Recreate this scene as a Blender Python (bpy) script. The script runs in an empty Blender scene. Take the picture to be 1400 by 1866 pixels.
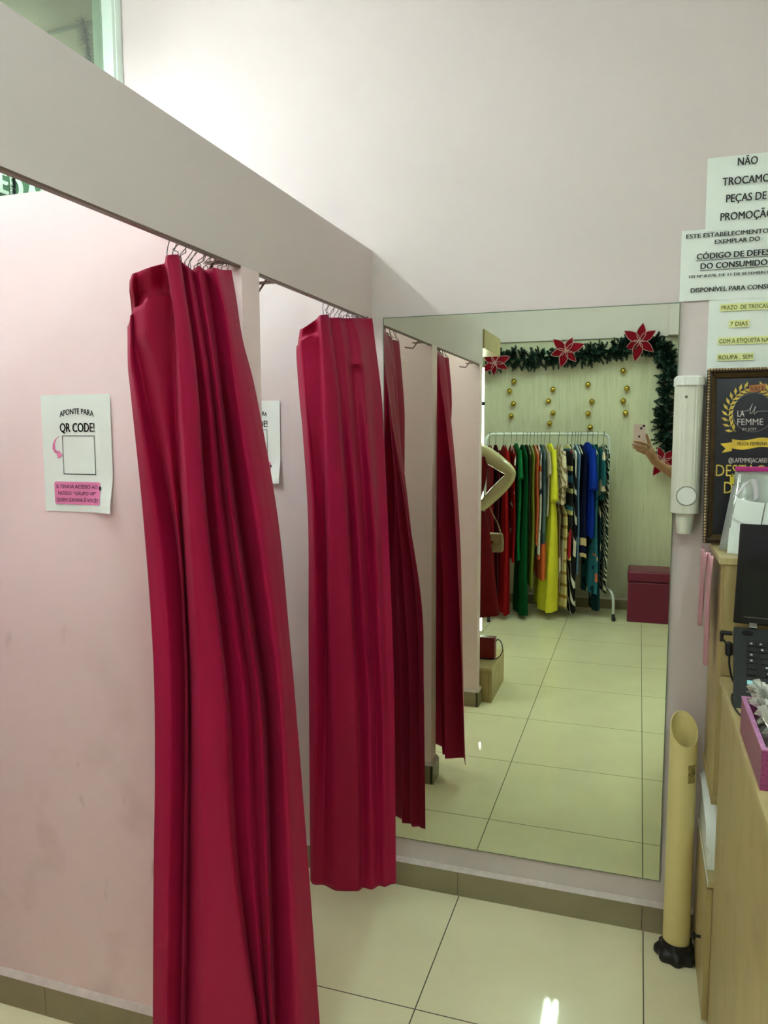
import bpy, bmesh, math, random
from mathutils import Vector, Matrix, noise
PI = math.pi
C = bpy.context.scene.collection
scene = bpy.context.scene
random.seed(7)

# ------------------------------------------------------------------ camera
EYE = Vector((0.0, 0.0, 1.57))
cam_d = bpy.data.cameras.new('camera'); cam = bpy.data.objects.new('camera', cam_d); C.objects.link(cam)
cr = Vector((0.94926751, 0.31445159, -0.00337505))
cu = Vector((-0.02947521, 0.09965489, 0.9945854))
cb = Vector((0.3130853, -0.94402812, 0.10386768))
CAMROT = Matrix((cr, cu, cb)).transposed()
cam.matrix_world = Matrix.Translation(EYE) @ CAMROT.to_4x4()
cam_d.sensor_fit = 'VERTICAL'; cam_d.sensor_height = 36.0; cam_d.sensor_width = 27.0
cam_d.lens = 1402.0/1866.0*36.0
cam_d.clip_start = 0.01; cam_d.clip_end = 60
scene.camera = cam

# ------------------------------------------------------------------ world, exposure, light levels
w = bpy.data.worlds.new('world'); scene.world = w; w.use_nodes = True
bg = w.node_tree.nodes['Background']; bg.inputs[0].default_value = (0.80, 0.95, 0.84, 1); bg.inputs[1].default_value = 0.25
scene.view_settings.view_transform = 'Standard'; scene.view_settings.look = 'None'
scene.view_settings.gamma = 1.0; scene.view_settings.use_curve_mapping = False
scene.view_settings.exposure = 1.06
scene.cycles.max_bounces = 10; scene.cycles.diffuse_bounces = 5; scene.cycles.glossy_bounces = 6
scene.cycles.transparent_max_bounces = 12; scene.cycles.sample_clamp_indirect = 40.0
TUBE_COL = (0.75, 0.98, 0.96)
P_MAIN = 41.0      # emission strength of the ceiling tubes
P_SIDE = 25.0
P_LEFT = 100.0
P_LEFT2 = 30.0
P_SHOW = 9.0
P_OUT = 11.0

# ------------------------------------------------------------------ geometry of the room (metres)
YB = 2.43      # wall behind the mirror
YR = -2.16     # far wall behind the photographer
XL = -1.80     # shop front on the left
XR = 2.30
XF = -0.845    # face of the fitting-room header
ZC = 3.20

# ------------------------------------------------------------------ materials
def lin(c):
    c = c/255.0
    return c/12.92 if c <= 0.04045 else ((c+0.055)/1.055)**2.4
def rgb(r, g, b): return (lin(r), lin(g), lin(b), 1.0)
MATS = {}
def mat(name, col, rough=0.5, var=0.06, scale=12.0, bump=0.0, bscale=60.0, metal=0.0, spec=0.5, stretch=(1,1,1), emit=None, estr=0.0, sheen=0.0, coat=0.0, trans=0.0, ior=1.45):
    if name in MATS: return MATS[name]
    m = bpy.data.materials.new(name); m.use_nodes = True
    nt = m.node_tree; N = nt.nodes; L = nt.links
    b = N['Principled BSDF']
    b.inputs['Roughness'].default_value = rough; b.inputs['Metallic'].default_value = metal
    b.inputs['Specular IOR Level'].default_value = spec; b.inputs['IOR'].default_value = ior
    if sheen: b.inputs['Sheen Weight'].default_value = sheen
    if coat: b.inputs['Coat Weight'].default_value = coat; b.inputs['Coat Roughness'].default_value = 0.06
    if trans: b.inputs['Transmission Weight'].default_value = trans
    tc = N.new('ShaderNodeTexCoord'); mp = N.new('ShaderNodeMapping'); mp.inputs['Scale'].default_value = stretch
    L.new(tc.outputs['Object'], mp.inputs['Vector'])
    nz = N.new('ShaderNodeTexNoise'); nz.inputs['Scale'].default_value = scale; nz.inputs['Detail'].default_value = 4
    L.new(mp.outputs[0], nz.inputs['Vector'])
    mr = N.new('ShaderNodeMapRange'); mr.inputs['From Min'].default_value = 0.3; mr.inputs['From Max'].default_value = 0.7
    mr.inputs['To Min'].default_value = 1-var; mr.inputs['To Max'].default_value = 1+var
    L.new(nz.outputs[0], mr.inputs['Value'])
    vm = N.new('ShaderNodeVectorMath'); vm.operation = 'SCALE'; vm.inputs[0].default_value = rgb(*col)[:3]
    L.new(mr.outputs[0], vm.inputs['Scale']); L.new(vm.outputs[0], b.inputs['Base Color'])
    if bump:
        n2 = N.new('ShaderNodeTexNoise'); n2.inputs['Scale'].default_value = bscale; L.new(mp.outputs[0], n2.inputs['Vector'])
        bp = N.new('ShaderNodeBump'); bp.inputs['Strength'].default_value = bump; bp.inputs['Distance'].default_value = 0.002
        L.new(n2.outputs[0], bp.inputs['Height']); L.new(bp.outputs[0], b.inputs['Normal'])
    if emit:
        b.inputs['Emission Color'].default_value = (*emit, 1); b.inputs['Emission Strength'].default_value = estr
    MATS[name] = m
    return m
def bsdf(m): return m.node_tree.nodes['Principled BSDF']

def mix_into(m, col, fac_out):
    """lay a second colour over a material's own colour where fac is 1"""
    nt = m.node_tree; b = bsdf(m)
    lk = b.inputs['Base Color'].links[0]; src = lk.from_socket
    mx = nt.nodes.new('ShaderNodeMix'); mx.data_type = 'RGBA'
    nt.links.new(fac_out, mx.inputs['Factor']); nt.links.new(src, mx.inputs['A']); mx.inputs['B'].default_value = rgb(*col)
    nt.links.new(mx.outputs['Result'], b.inputs['Base Color'])
    return m

def pattern(name, base, layers, rough=0.75):
    """printed fabric: colour layers cut from stretched noise, wave or cells"""
    m = mat(name, base, rough, 0.08, 30, spec=0.15)
    nt = m.node_tree; N = nt.nodes; L = nt.links
    for kind, col, scale, stretch, lo in layers:
        tc = N.new('ShaderNodeTexCoord'); mp = N.new('ShaderNodeMapping'); mp.inputs['Scale'].default_value = stretch
        mp.inputs['Location'].default_value = (random.random()*9, random.random()*9, random.random()*9)
        L.new(tc.outputs['Object'], mp.inputs['Vector'])
        if kind == 'noise':
            t = N.new('ShaderNodeTexNoise'); t.inputs['Scale'].default_value = scale; t.inputs['Detail'].default_value = 1.5; o = t.outputs[0]
        elif kind == 'wave':
            t = N.new('ShaderNodeTexWave'); t.bands_direction = 'Z'; t.inputs['Scale'].default_value = scale; t.inputs['Distortion'].default_value = 1.0; o = t.outputs['Fac']
        elif kind == 'curl':
            t = N.new('ShaderNodeTexWave'); t.bands_direction = 'DIAGONAL'; t.inputs['Scale'].default_value = scale; t.inputs['Distortion'].default_value = 9.0; o = t.outputs['Fac']
        else:
            t = N.new('ShaderNodeTexVoronoi'); t.inputs['Scale'].default_value = scale; o = t.outputs['Distance']
        L.new(mp.outputs[0], t.inputs['Vector'])
        r = N.new('ShaderNodeMapRange'); r.inputs['From Min'].default_value = lo; r.inputs['From Max'].default_value = lo+0.03
        L.new(o, r.inputs['Value']); mix_into(m, col, r.outputs[0])
    return m

WALL = mat('pink_wall_paint', (215, 201, 200), 0.6, 0.012, 3, bump=0.05, bscale=180)
HEADER = mat('header_paint', (221, 206, 205), 0.6, 0.015, 3, bump=0.05, bscale=160)
def scuffed_wall():
    m = mat('booth_wall_paint', (243, 217, 219), 0.6, 0.02, 3, bump=0.05, bscale=160)
    nt = m.node_tree; N = nt.nodes; L = nt.links
    tc = N.new('ShaderNodeTexCoord')
    a = N.new('ShaderNodeTexNoise'); a.inputs['Scale'].default_value = 4.5; a.inputs['Detail'].default_value = 3
    L.new(tc.outputs['Object'], a.inputs['Vector'])
    r = N.new('ShaderNodeMapRange'); r.inputs['From Min'].default_value = 0.56; r.inputs['From Max'].default_value = 0.75; r.inputs['To Max'].default_value = 0.35
    L.new(a.outputs[0], r.inputs['Value'])
    # scuffs sit where people lean and kick: below shoulder height
    sp = N.new('ShaderNodeSeparateXYZ'); L.new(tc.outputs['Object'], sp.inputs[0])
    h = N.new('ShaderNodeMapRange'); h.inputs['From Min'].default_value = 1.25; h.inputs['From Max'].default_value = 0.6
    L.new(sp.outputs['Z'], h.inputs['Value'])
    mu = N.new('ShaderNodeMath'); mu.operation = 'MULTIPLY'; L.new(r.outputs[0], mu.inputs[0]); L.new(h.outputs[0], mu.inputs[1])
    mix_into(m, (178, 148, 136), mu.outputs[0])
    s = N.new('ShaderNodeTexNoise'); s.inputs['Scale'].default_value = 16; s.inputs['Detail'].default_value = 2
    mp = N.new('ShaderNodeMapping'); mp.inputs['Scale'].default_value = (1.0, 1, 0.45); L.new(tc.outputs['Object'], mp.inputs[0]); L.new(mp.outputs[0], s.inputs['Vector'])
    r2 = N.new('ShaderNodeMapRange'); r2.inputs['From Min'].default_value = 0.69; r2.inputs['From Max'].default_value = 0.76; r2.inputs['To Max'].default_value = 0.45
    L.new(s.outputs[0], r2.inputs['Value'])
    m2 = N.new('ShaderNodeMath'); m2.operation = 'MULTIPLY'; L.new(r2.outputs[0], m2.inputs[0]); L.new(h.outputs[0], m2.inputs[1])
    mix_into(m, (150, 120, 108), m2.outputs[0])
    return m
BOOTH = scuffed_wall()
CEIL = mat('ceiling_paint', (236, 236, 230), 0.7, 0.01)
WHITE = mat('white_paint', (232, 234, 228), 0.5, 0.02)
BASET = mat('baseboard_tile', (150, 138, 108), 0.25, 0.06, 9)
GROUT = mat('baseboard_cap', (214, 200, 194), 0.6, 0.08, 40)
DGROUT = mat('dark_grout', (70, 66, 52), 0.8, 0.1)
def floor_material():
    m = mat('floor_tile', (238, 230, 192), 0.04, 0.035, 5, spec=0.5)
    nt = m.node_tree; N = nt.nodes; L = nt.links
    tc = N.new('ShaderNodeTexCoord'); sp = N.new('ShaderNodeSeparateXYZ'); L.new(tc.outputs['Object'], sp.inputs[0])
    outs = []
    for ax, off, pitch in (('X', 0.538, 0.593), ('Y', -1.876, 0.577)):
        a = N.new('ShaderNodeMath'); a.operation = 'ADD'; a.inputs[1].default_value = off + pitch*20 + pitch/2; L.new(sp.outputs[ax], a.inputs[0])
        f = N.new('ShaderNodeMath'); f.operation = 'MODULO'; f.inputs[1].default_value = pitch; L.new(a.outputs[0], f.inputs[0])
        s = N.new('ShaderNodeMath'); s.operation = 'SUBTRACT'; s.inputs[1].default_value = pitch/2; L.new(f.outputs[0], s.inputs[0])
        ab = N.new('ShaderNodeMath'); ab.operation = 'ABSOLUTE'; L.new(s.outputs[0], ab.inputs[0])
        lt = N.new('ShaderNodeMath'); lt.operation = 'LESS_THAN'; lt.inputs[1].default_value = 0.0018; L.new(ab.outputs[0], lt.inputs[0])
        outs.append(lt.outputs[0])
    mx = N.new('ShaderNodeMath'); mx.operation = 'MAXIMUM'; L.new(outs[0], mx.inputs[0]); L.new(outs[1], mx.inputs[1])
    mix_into(m, (92, 86, 64), mx.outputs[0])
    rg = N.new('ShaderNodeMapRange'); rg.inputs['To Min'].default_value = 0.04; rg.inputs['To Max'].default_value = 0.7
    L.new(mx.outputs[0], rg.inputs['Value']); L.new(rg.outputs[0], bsdf(m).inputs['Roughness'])
    return m
FLOOR = floor_material()
def wallpaper():
    m = mat('streaked_wallpaper', (205, 201, 174), 0.6, 0.07, 22, stretch=(2.2, 2.2, 0.16), bump=0.15, bscale=60)
    nt = m.node_tree; N = nt.nodes; L = nt.links
    tc = N.new('ShaderNodeTexCoord'); mp = N.new('ShaderNodeMapping'); mp.inputs['Scale'].default_value = (1, 1, 0.07)
    L.new(tc.outputs['Object'], mp.inputs[0])
    t = N.new('ShaderNodeTexNoise'); t.inputs['Scale'].default_value = 75; t.inputs['Detail'].default_value = 3; L.new(mp.outputs[0], t.inputs['Vector'])
    r = N.new('ShaderNodeMapRange'); r.inputs['From Min'].default_value = 0.55; r.inputs['From Max'].default_value = 0.72; r.inputs['To Max'].default_value = 0.55
    L.new(t.outputs[0], r.inputs['Value']); mix_into(m, (170, 164, 136), r.outputs[0])
    return m
PAPER_WALL = wallpaper()
def curtain_cloth():
    m = mat('crimson_curtain_cloth', (162, 12, 62), 0.5, 0.03, 5, bump=0.06, bscale=900, sheen=0.06, spec=0.25)
    b = bsdf(m); b.inputs['Sheen Tint'].default_value = (1.0, 0.35, 0.5, 1)
    return m
CLOTH = curtain_cloth()
MIRROR = mat('mirror_silver', (216, 224, 206), 0.0, 0.0, metal=1.0)
MIRROR_EDGE = mat('mirror_edge_glass', (120, 132, 112), 0.2, 0.05)
PAPER = mat('white_paper', (232, 238, 232), 0.6, 0.02, 8)
INK = mat('black_ink', (34, 32, 34), 0.6, 0.05)
OLIVE_INK = mat('olive_ink', (92, 88, 26), 0.6, 0.05)
HILITE = mat('yellow_highlighter', (232, 236, 168), 0.6, 0.03)
PINK_INK = mat('pink_ink', (230, 130, 178), 0.55, 0.03)
CHROME = mat('bright_wire', (150, 150, 146), 0.25, 0.03, metal=1.0)
STEEL = mat('painted_steel', (212, 216, 210), 0.3, 0.03)
BROWNM = mat('brown_anodised_track', (120, 98, 88), 0.4, 0.05, metal=0.4)
BLACK = mat('black_plastic', (22, 22, 22), 0.35, 0.05)
BLACKG = mat('black_glossy', (10, 10, 12), 0.12, 0.02)
def wood(name, col, dark):
    m = mat(name, col, 0.42, 0.05, 8, stretch=(3, 3, 0.5))
    nt = m.node_tree; N = nt.nodes; L = nt.links
    tc = N.new('ShaderNodeTexCoord'); mp = N.new('ShaderNodeMapping'); mp.inputs['Scale'].default_value = (9, 1.2, 0.9)
    L.new(tc.outputs['Object'], mp.inputs[0])
    t = N.new('ShaderNodeTexNoise'); t.inputs['Scale'].default_value = 9; t.inputs['Detail'].default_value = 5; t.inputs['Distortion'].default_value = 0.6
    L.new(mp.outputs[0], t.inputs['Vector'])
    r = N.new('ShaderNodeMapRange'); r.inputs['From Min'].default_value = 0.48; r.inputs['From Max'].default_value = 0.72; r.inputs['To Max'].default_value = 0.6
    L.new(t.outputs[0], r.inputs['Value']); mix_into(m, dark, r.outputs[0])
    return m
WOOD = wood('pale_wood_board', (196, 178, 128), (176, 154, 102))
WOODD = wood('tan_wood_board', (184, 164, 112), (162, 140, 90))
IVORY = mat('ivory_pipe', (228, 212, 148), 0.35, 0.03, 6)
GOLD = mat('gold_shiny', (212, 186, 84), 0.16, 0.03, metal=1.0)
GOLDP = mat('gold_print', (206, 176, 70), 0.45, 0.15, 40)
MAGENTA = mat('magenta_vinyl', (116, 24, 58), 0.35, 0.06, 8, bump=0.1, bscale=120)
TINSEL = mat('dark_green_needles', (22, 54, 42), 0.55, 0.3, 30)
GREENSIGN = mat('green_sign_board', (66, 116, 78), 0.45, 0.04)
SKIN = mat('skin', (178, 134, 100), 0.5, 0.06, 25, spec=0.4)
MANNEQ = mat('cream_gloss_plastic', (206, 196, 148), 0.18, 0.02, coat=0.4)
def emitter(name, col, strength):
    m = bpy.data.materials.new(name); m.use_nodes = True
    b = bsdf(m); b.inputs['Base Color'].default_value = (0.9, 0.9, 0.9, 1)
    b.inputs['Emission Color'].default_value = (*col, 1); b.inputs['Emission Strength'].default_value = strength
    MATS[name] = m; return m
def clear(name, tint, gloss=0.12, rough=0.05, alpha=0.15):
    """thin clear plastic or glass: mostly see-through with a glossy film"""
    m = bpy.data.materials.new(name); m.use_nodes = True; nt = m.node_tree; N = nt.nodes; L = nt.links
    N.remove(N['Principled BSDF'])
    t = N.new('ShaderNodeBsdfTransparent'); t.inputs[0].default_value = rgb(*tint)
    g = N.new('ShaderNodeBsdfGlossy'); g.inputs['Roughness'].default_value = rough
    d = N.new('ShaderNodeBsdfDiffuse'); d.inputs[0].default_value = rgb(*tint)
    lw = N.new('ShaderNodeLayerWeight'); lw.inputs[0].default_value = 0.5
    fr = N.new('ShaderNodeMath'); fr.operation = 'POWER'; fr.inputs[1].default_value = 5.0; L.new(lw.outputs['Facing'], fr.inputs[0])
    m1 = N.new('ShaderNodeMixShader'); m1.inputs[0].default_value = alpha; L.new(t.outputs[0], m1.inputs[1]); L.new(d.outputs[0], m1.inputs[2])
    ad = N.new('ShaderNodeMath'); ad.operation = 'ADD'; ad.inputs[1].default_value = 0.03+gloss*0.4; ad.use_clamp = True; L.new(fr.outputs[0], ad.inputs[0])
    m2 = N.new('ShaderNodeMixShader'); L.new(ad.outputs[0], m2.inputs[0]); L.new(m1.outputs[0], m2.inputs[1]); L.new(g.outputs[0], m2.inputs[2])
    L.new(m2.outputs[0], N['Material Output'].inputs['Surface'])
    MATS[name] = m; return m
GLASS = clear('shop_window_glass', (240, 246, 238), 0.05, 0.0, 0.06)
CLEARP = clear('clear_plastic', (236, 240, 234), 0.25, 0.12, 0.22)
CELLO = clear('cellophane', (238, 238, 232), 0.5, 0.1, 0.25)

# ------------------------------------------------------------------ mesh helpers
class MB:
    def __init__(s): s.v = []; s.f = []; s.m = []; s.mats = []
    def slot(s, m):
        if m is None: return 0
        if m not in s.mats: s.mats.append(m)
        return s.mats.index(m)
    def add(s, verts, faces, m=None):
        o = len(s.v); k = s.slot(m)
        s.v += [tuple(v) for v in verts]
        for f in faces: s.f.append(tuple(i+o for i in f)); s.m.append(k)
        return s
    def box(s, a, b, m=None, M=None):
        x0, y0, z0 = a; x1, y1, z1 = b
        vs = [Vector(p) for p in ((x0,y0,z0),(x1,y0,z0),(x1,y1,z0),(x0,y1,z0),(x0,y0,z1),(x1,y0,z1),(x1,y1,z1),(x0,y1,z1))]
        if M: vs = [M @ v for v in vs]
        return s.add(vs, [(0,3,2,1),(4,5,6,7),(0,1,5,4),(1,2,6,5),(2,3,7,6),(3,0,4,7)], m)
    def loft(s, rings, m=None, closed=True, cap0=True, cap1=True):
        n = len(rings[0]); vs = [p for r in rings for p in r]; fs = []
        for i in range(len(rings)-1):
            for j in range(n if closed else n-1):
                k = (j+1) % n
                fs.append((i*n+j, i*n+k, (i+1)*n+k, (i+1)*n+j))
        if closed and cap0: fs.append(tuple(range(n-1, -1, -1)))
        if closed and cap1: fs.append(tuple(range((len(rings)-1)*n, len(rings)*n)))
        return s.add(vs, fs, m)
    def tube(s, pts, r, m=None, n=8, cap=True):
        pts = [Vector(p) for p in pts]; rs = r if isinstance(r, (list, tuple)) else [r]*len(pts)
        rings = []; up = None
        for i, p in enumerate(pts):
            t = (pts[min(i+1, len(pts)-1)] - pts[max(i-1, 0)])
            t = t.normalized() if t.length > 1e-9 else Vector((0, 0, 1))
            if up is None:
                up = Vector((0, 0, 1)) if abs(t.z) < 0.9 else Vector((1, 0, 0))
            a = t.cross(up)
            if a.length < 1e-6: a = t.cross(Vector((0.3, 0.8, 0.5)))
            a.normalize(); b = a.cross(t).normalized(); up = b
            rings.append([p + (a*math.cos(2*PI*j/n) + b*math.sin(2*PI*j/n))*rs[i] for j in range(n)])
        return s.loft(rings, m, True, cap, cap)
    def lathe(s, prof, c=(0,0,0), m=None, n=32, cap=True):
        c = Vector(c)
        rings = [[c + Vector((r*math.cos(2*PI*j/n), r*math.sin(2*PI*j/n), z)) for j in range(n)] for r, z in prof]
        return s.loft(rings, m, True, cap, cap)
    def sphere(s, c, r, m=None, n=16, k=10, sc=(1,1,1)):
        c = Vector(c)
        rings = []
        for i in range(k+1):
            a = PI*i/k; rr = max(math.sin(a), 0.001)
            rings.append([c + Vector((r*sc[0]*rr*math.cos(2*PI*j/n), r*sc[1]*rr*math.sin(2*PI*j/n), -r*sc[2]*math.cos(a))) for j in range(n)])
        return s.loft(rings, m)
    def grid(s, rows, m=None):
        return s.loft(rows, m, False)
    def prism(s, poly, o, ux, uy, un, d, m=None):
        o = Vector(o); ux = Vector(ux); uy = Vector(uy); un = Vector(un); n = len(poly)
        a = [o + ux*x + uy*y for x, y in poly]; b = [p + un*d for p in a]
        fs = [tuple(range(n-1, -1, -1)), tuple(range(n, 2*n))] + [(i, (i+1) % n, n+(i+1) % n, n+i) for i in range(n)]
        return s.add(a+b, fs, m)
    def build(s, name, m=None, parent=None, smooth=35, bevel=0.0, solid=0.0, subsurf=0, mods=True):
        me = bpy.data.meshes.new(name); me.from_pydata(s.v, [], s.f)
        mats = list(s.mats)
        if m is not None and not mats: mats = [m]
        for q in mats: me.materials.append(q)
        if s.mats:
            for p, k in zip(me.polygons, s.m): p.material_index = k
        bm = bmesh.new(); bm.from_mesh(me); bmesh.ops.recalc_face_normals(bm, faces=bm.faces); bm.to_mesh(me); bm.free()
        if smooth:
            for p in me.polygons: p.use_smooth = True
            me.set_sharp_from_angle(angle=math.radians(smooth))
        o = bpy.data.objects.new(name, me); C.objects.link(o)
        if parent is not None: o.parent = parent
        if solid:
            md = o.modifiers.new('solid', 'SOLIDIFY'); md.thickness = solid; md.offset = 0
        if bevel:
            md = o.modifiers.new('bevel', 'BEVEL'); md.width = bevel; md.segments = 2; md.limit_method = 'ANGLE'
        if subsurf:
            md = o.modifiers.new('sub', 'SUBSURF'); md.levels = subsurf; md.render_levels = subsurf
        return o

def tag(o, label, cat, group=None, kind=None):
    o['label'] = label; o['category'] = cat
    if group: o['group'] = group
    if kind: o['kind'] = kind
    return o
def thing(name, label, cat, loc=(0, 0, 0), group=None):
    o = bpy.data.objects.new(name, None); o.empty_display_size = 0.05; C.objects.link(o); o.location = loc
    return tag(o, label, cat, group)
def local(root, pts):
    l = Vector(root.location); return [Vector(p)-l for p in pts]
def part(name, mb, m, root, **k):
    """a part given in world coordinates, stored relative to its thing"""
    l = Vector(root.location) if root.parent is None else Vector((0, 0, 0))
    p = root.parent
    if p is not None: l = Vector(p.location) + Vector(root.location)
    mb.v = [tuple(Vector(v)-l) for v in mb.v]
    return mb.build(name, m, root, **k)
def struct(name, mb, m, **k):
    o = mb.build(name, m, **k); o['kind'] = 'structure'; return o
def solo(name, mb, m, label, cat, group=None, origin=(0, 0, 0), **k):
    l = Vector(origin); mb.v = [tuple(Vector(v)-l) for v in mb.v]
    o = mb.build(name, m, **k); o.location = l; return tag(o, label, cat, group)

def text_mesh(body, bold=0.0):
    cu_ = bpy.data.curves.new('lettering', 'FONT'); cu_.body = body; cu_.size = 1.0; cu_.extrude = 0.0; cu_.offset = bold; cu_.resolution_u = 3
    ob = bpy.data.objects.new('lettering', cu_); C.objects.link(ob)
    dg = bpy.context.evaluated_depsgraph_get(); me = bpy.data.meshes.new_from_object(ob.evaluated_get(dg))
    vs = [v.co.copy() for v in me.vertices]; fs = [tuple(p.vertices) for p in me.polygons]
    bpy.data.objects.remove(ob); bpy.data.curves.remove(cu_); bpy.data.meshes.remove(me)
    return vs, fs
CAP = None
def put_text(mb, body, o, ux, uz, un, cap, width=None, left=True, bold=0.012, m=None, lift=0.0006, arc=0.0):
    """one line of lettering: o is the left (or middle) of its baseline"""
    global CAP
    if CAP is None:
        v, f = text_mesh('H'); CAP = max(p.y for p in v)
    vs, fs = text_mesh(body, 0.0)
    if not vs: return
    x0 = min(v.x for v in vs); x1 = max(v.x for v in vs)
    sy = cap/CAP; sx = sy if width is None else width/(x1-x0)
    off = 0 if left else (x1-x0)*sx/2
    o = Vector(o); ux = Vector(ux); uz = Vector(uz); un = Vector(un)
    W = (x1-x0)*sx
    # heavier faces are struck several times side by side
    shifts = [(0, 0)] if bold <= 0.006 else [(-bold*0.9, -bold*0.25), (-bold*0.3, bold*0.25), (bold*0.3, -bold*0.25), (bold*0.9, bold*0.25)]
    for i, (dx, dz) in enumerate(shifts):
        out = []
        for v in vs:
            x = (v.x-x0)*sx; y = v.y*sy
            if arc: y += arc*(1-((x-W/2)/(W/2))**2)
            out.append(o + ux*(x-off+dx*sy) + uz*(y+dz*sy) + un*(lift+0.00003*i))
        mb.add(out, fs, m)

def skin_mesh(verts, edges, radii, root=0, sub=2):
    me = bpy.data.meshes.new('body'); me.from_pydata([tuple(v) for v in verts], edges, [])
    ob = bpy.data.objects.new('body', me); C.objects.link(ob)
    md = ob.modifiers.new('skin', 'SKIN'); md.use_smooth_shade = True
    lay = me.skin_vertices[0].data
    for i, r in enumerate(radii):
        lay[i].radius = (r, r) if not isinstance(r, tuple) else r
        lay[i].use_root = (i == root)
    sb = ob.modifiers.new('sub', 'SUBSURF'); sb.levels = sub; sb.render_levels = sub
    dg = bpy.context.evaluated_depsgraph_get(); m2 = bpy.data.meshes.new_from_object(ob.evaluated_get(dg))
    vs = [v.co.copy() for v in m2.vertices]; fs = [tuple(p.vertices) for p in m2.polygons]
    bpy.data.objects.remove(ob); bpy.data.meshes.remove(me); bpy.data.meshes.remove(m2)
    return vs, fs
def catmull(P, n):
    """n samples through control points"""
    out = []; K = len(P)-1
    for i in range(n):
        t = i/(n-1)*K; k = min(int(t), K-1); u = t-k
        p0 = P[max(k-1, 0)]; p1 = P[k]; p2 = P[k+1]; p3 = P[min(k+2, K)]
        out.append(0.5*((2*p1) + (p2-p0)*u + (2*p0-5*p1+4*p2-p3)*u*u + (3*p1-p0-3*p2+p3)*u**3))
    return out
def smoothstep(a, b, x):
    t = max(0, min(1, (x-a)/(b-a))); return t*t*(3-2*t)
X1 = Vector((1, 0, 0)); Y1 = Vector((0, 1, 0)); Z1 = Vector((0, 0, 1))

# ------------------------------------------------------------------ the room
m = MB().box((-3.2, YR-0.2, -0.06), (XR+0.1, YB+0.4, 0.0)); struct('floor', m, FLOOR, smooth=0)
m = MB().box((XL-0.03, YR-0.1, ZC), (XR+0.1, YB+0.1, ZC+0.08)); struct('ceiling', m, CEIL, smooth=0)
m = MB().box((XL, YB, 0), (XR+0.1, YB+0.12, ZC)); struct('wall_back', m, WALL, smooth=0)
m = MB().box((XR, YR, 0), (XR+0.1, YB, ZC)); struct('wall_right', m, WALL, smooth=0)
m = MB().box((XL-0.12, YR, 0), (XL, YB, 2.15)); struct('wall_left', m, WALL, smooth=0)
m = MB().box((XL, YR-0.1, 0), (XR+0.1, YR, 2.36)); struct('wall_rear', m, PAPER_WALL, smooth=0)
m = MB().box((XL, YR-0.1, 2.36), (0.2, YR+0.02, ZC)).box((0.2, YR-0.1, 2.36), (XR+0.1, YR+0.10, ZC)); struct('wall_bulkhead', m, WALL, smooth=0)
# fitting rooms: header, partition between the booths, end wall
m = MB().box((-0.867, 0.54, 1.935), (XF, YB, 2.155)); struct('wall_header', m, HEADER, smooth=0)
def booth_wall(name, y0, y1):
    q = MB().box((XL, y0, 0), (-0.867, y1, 2.145)).box((-0.867, y0, 0), (XF, y1, 1.935)); return struct(name, q, BOOTH, smooth=0)
booth_wall('wall_partition', 1.555, 1.638)
booth_wall('wall_end', 0.54, 0.62)
# shop front window on the left above the wall
m = MB()
m.box((XL-0.05, YB-0.055, 2.15), (XL+0.03, YB, ZC)).box((XL-0.05, YR, 2.15), (XL+0.02, YR+0.05, ZC))
m.box((XL-0.05, YR, 2.15), (XL+0.02, YB, 2.19)).box((XL-0.05, YR, ZC-0.05), (XL+0.02, YB, ZC))
m.box((XL+0.03, YB-0.040, 2.15), (XL+0.034, YB-0.012, ZC))
win = struct('window_1', m, mat('mint_white_frame', (216, 232, 220), 0.4, 0.03), smooth=0, bevel=0.003)
pane = MB().box((XL-0.018, YR+0.05, 2.19), (XL-0.010, YB-0.055, ZC-0.05)).build('pane', GLASS, win, smooth=0)
# the passage outside the window
OUTW = mat('passage_wall_paint', (152, 154, 124), 0.7, 0.06, 4)
m = MB().box((-2.7, -1.0, 0), (-2.6, 5.2, 4.3)); struct('wall_passage', m, OUTW, smooth=0)
m = MB().box((-2.6, YB+0.12, 0.0), (XL-0.12, YB+0.2, 2.6)); struct('wall_passage_end', m, OUTW, smooth=0)
m = MB()
m.prism([(0, 0), (0.52, 0.32), (0.52, 0.335), (0, 0.012)], (-2.598, 3.02, 3.355), (0, 1, 0), (0, 0, 1), (1, 0, 0), 0.004)
struct('trim_1', m, mat('panel_joint', (110, 122, 98), 0.8, 0.05), smooth=0)

# baseboards: brown tiles with a plaster cap, joints left open on a dark bed
def baseboard(name, p0, p1, nrm, cuts=(), h=0.085):
    p0 = Vector((*p0, 0)); p1 = Vector((*p1, 0)); n = Vector((*nrm, 0)); d = (p1-p0).normalized(); Ln = (p1-p0).length
    fl = [0.0]+sorted(cuts)+[Ln]; q = MB()
    def bar(a, b, t0, t1, z0, z1, mm):
        A = p0+d*a; B = p0+d*b
        q.prism([(0, 0), ((B-A).length, 0), ((B-A).length, t1-t0), (0, t1-t0)], A+n*t0+Z1*z0, d, n, Z1, z1-z0, mm)
    bar(0, Ln, 0.0, 0.009, 0, h-0.001, DGROUT)
    for a, b in zip(fl[:-1], fl[1:]): bar(a+0.001, b-0.001, 0.0, 0.013, 0.0005, h, BASET)
    q.prism([(0, 0), (0.0135, 0), (0.002, 0.014), (0, 0.014)], p0+Z1*h, n, Z1, d, Ln, GROUT)
    o = q.build(name, None, smooth=0); o['kind'] = 'structure'; return o
baseboard('baseboard_back', (-1.78, YB), (0.20, YB), (0, -1), (0.65, 1.237, 1.83))
baseboard('baseboard_partition', (XL, 1.555), (XF-0.001, 1.555), (0, -1), (0.32,))
baseboard('baseboard_partition_end', (XF, 1.543), (XF, 1.650), (1, 0))
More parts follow.
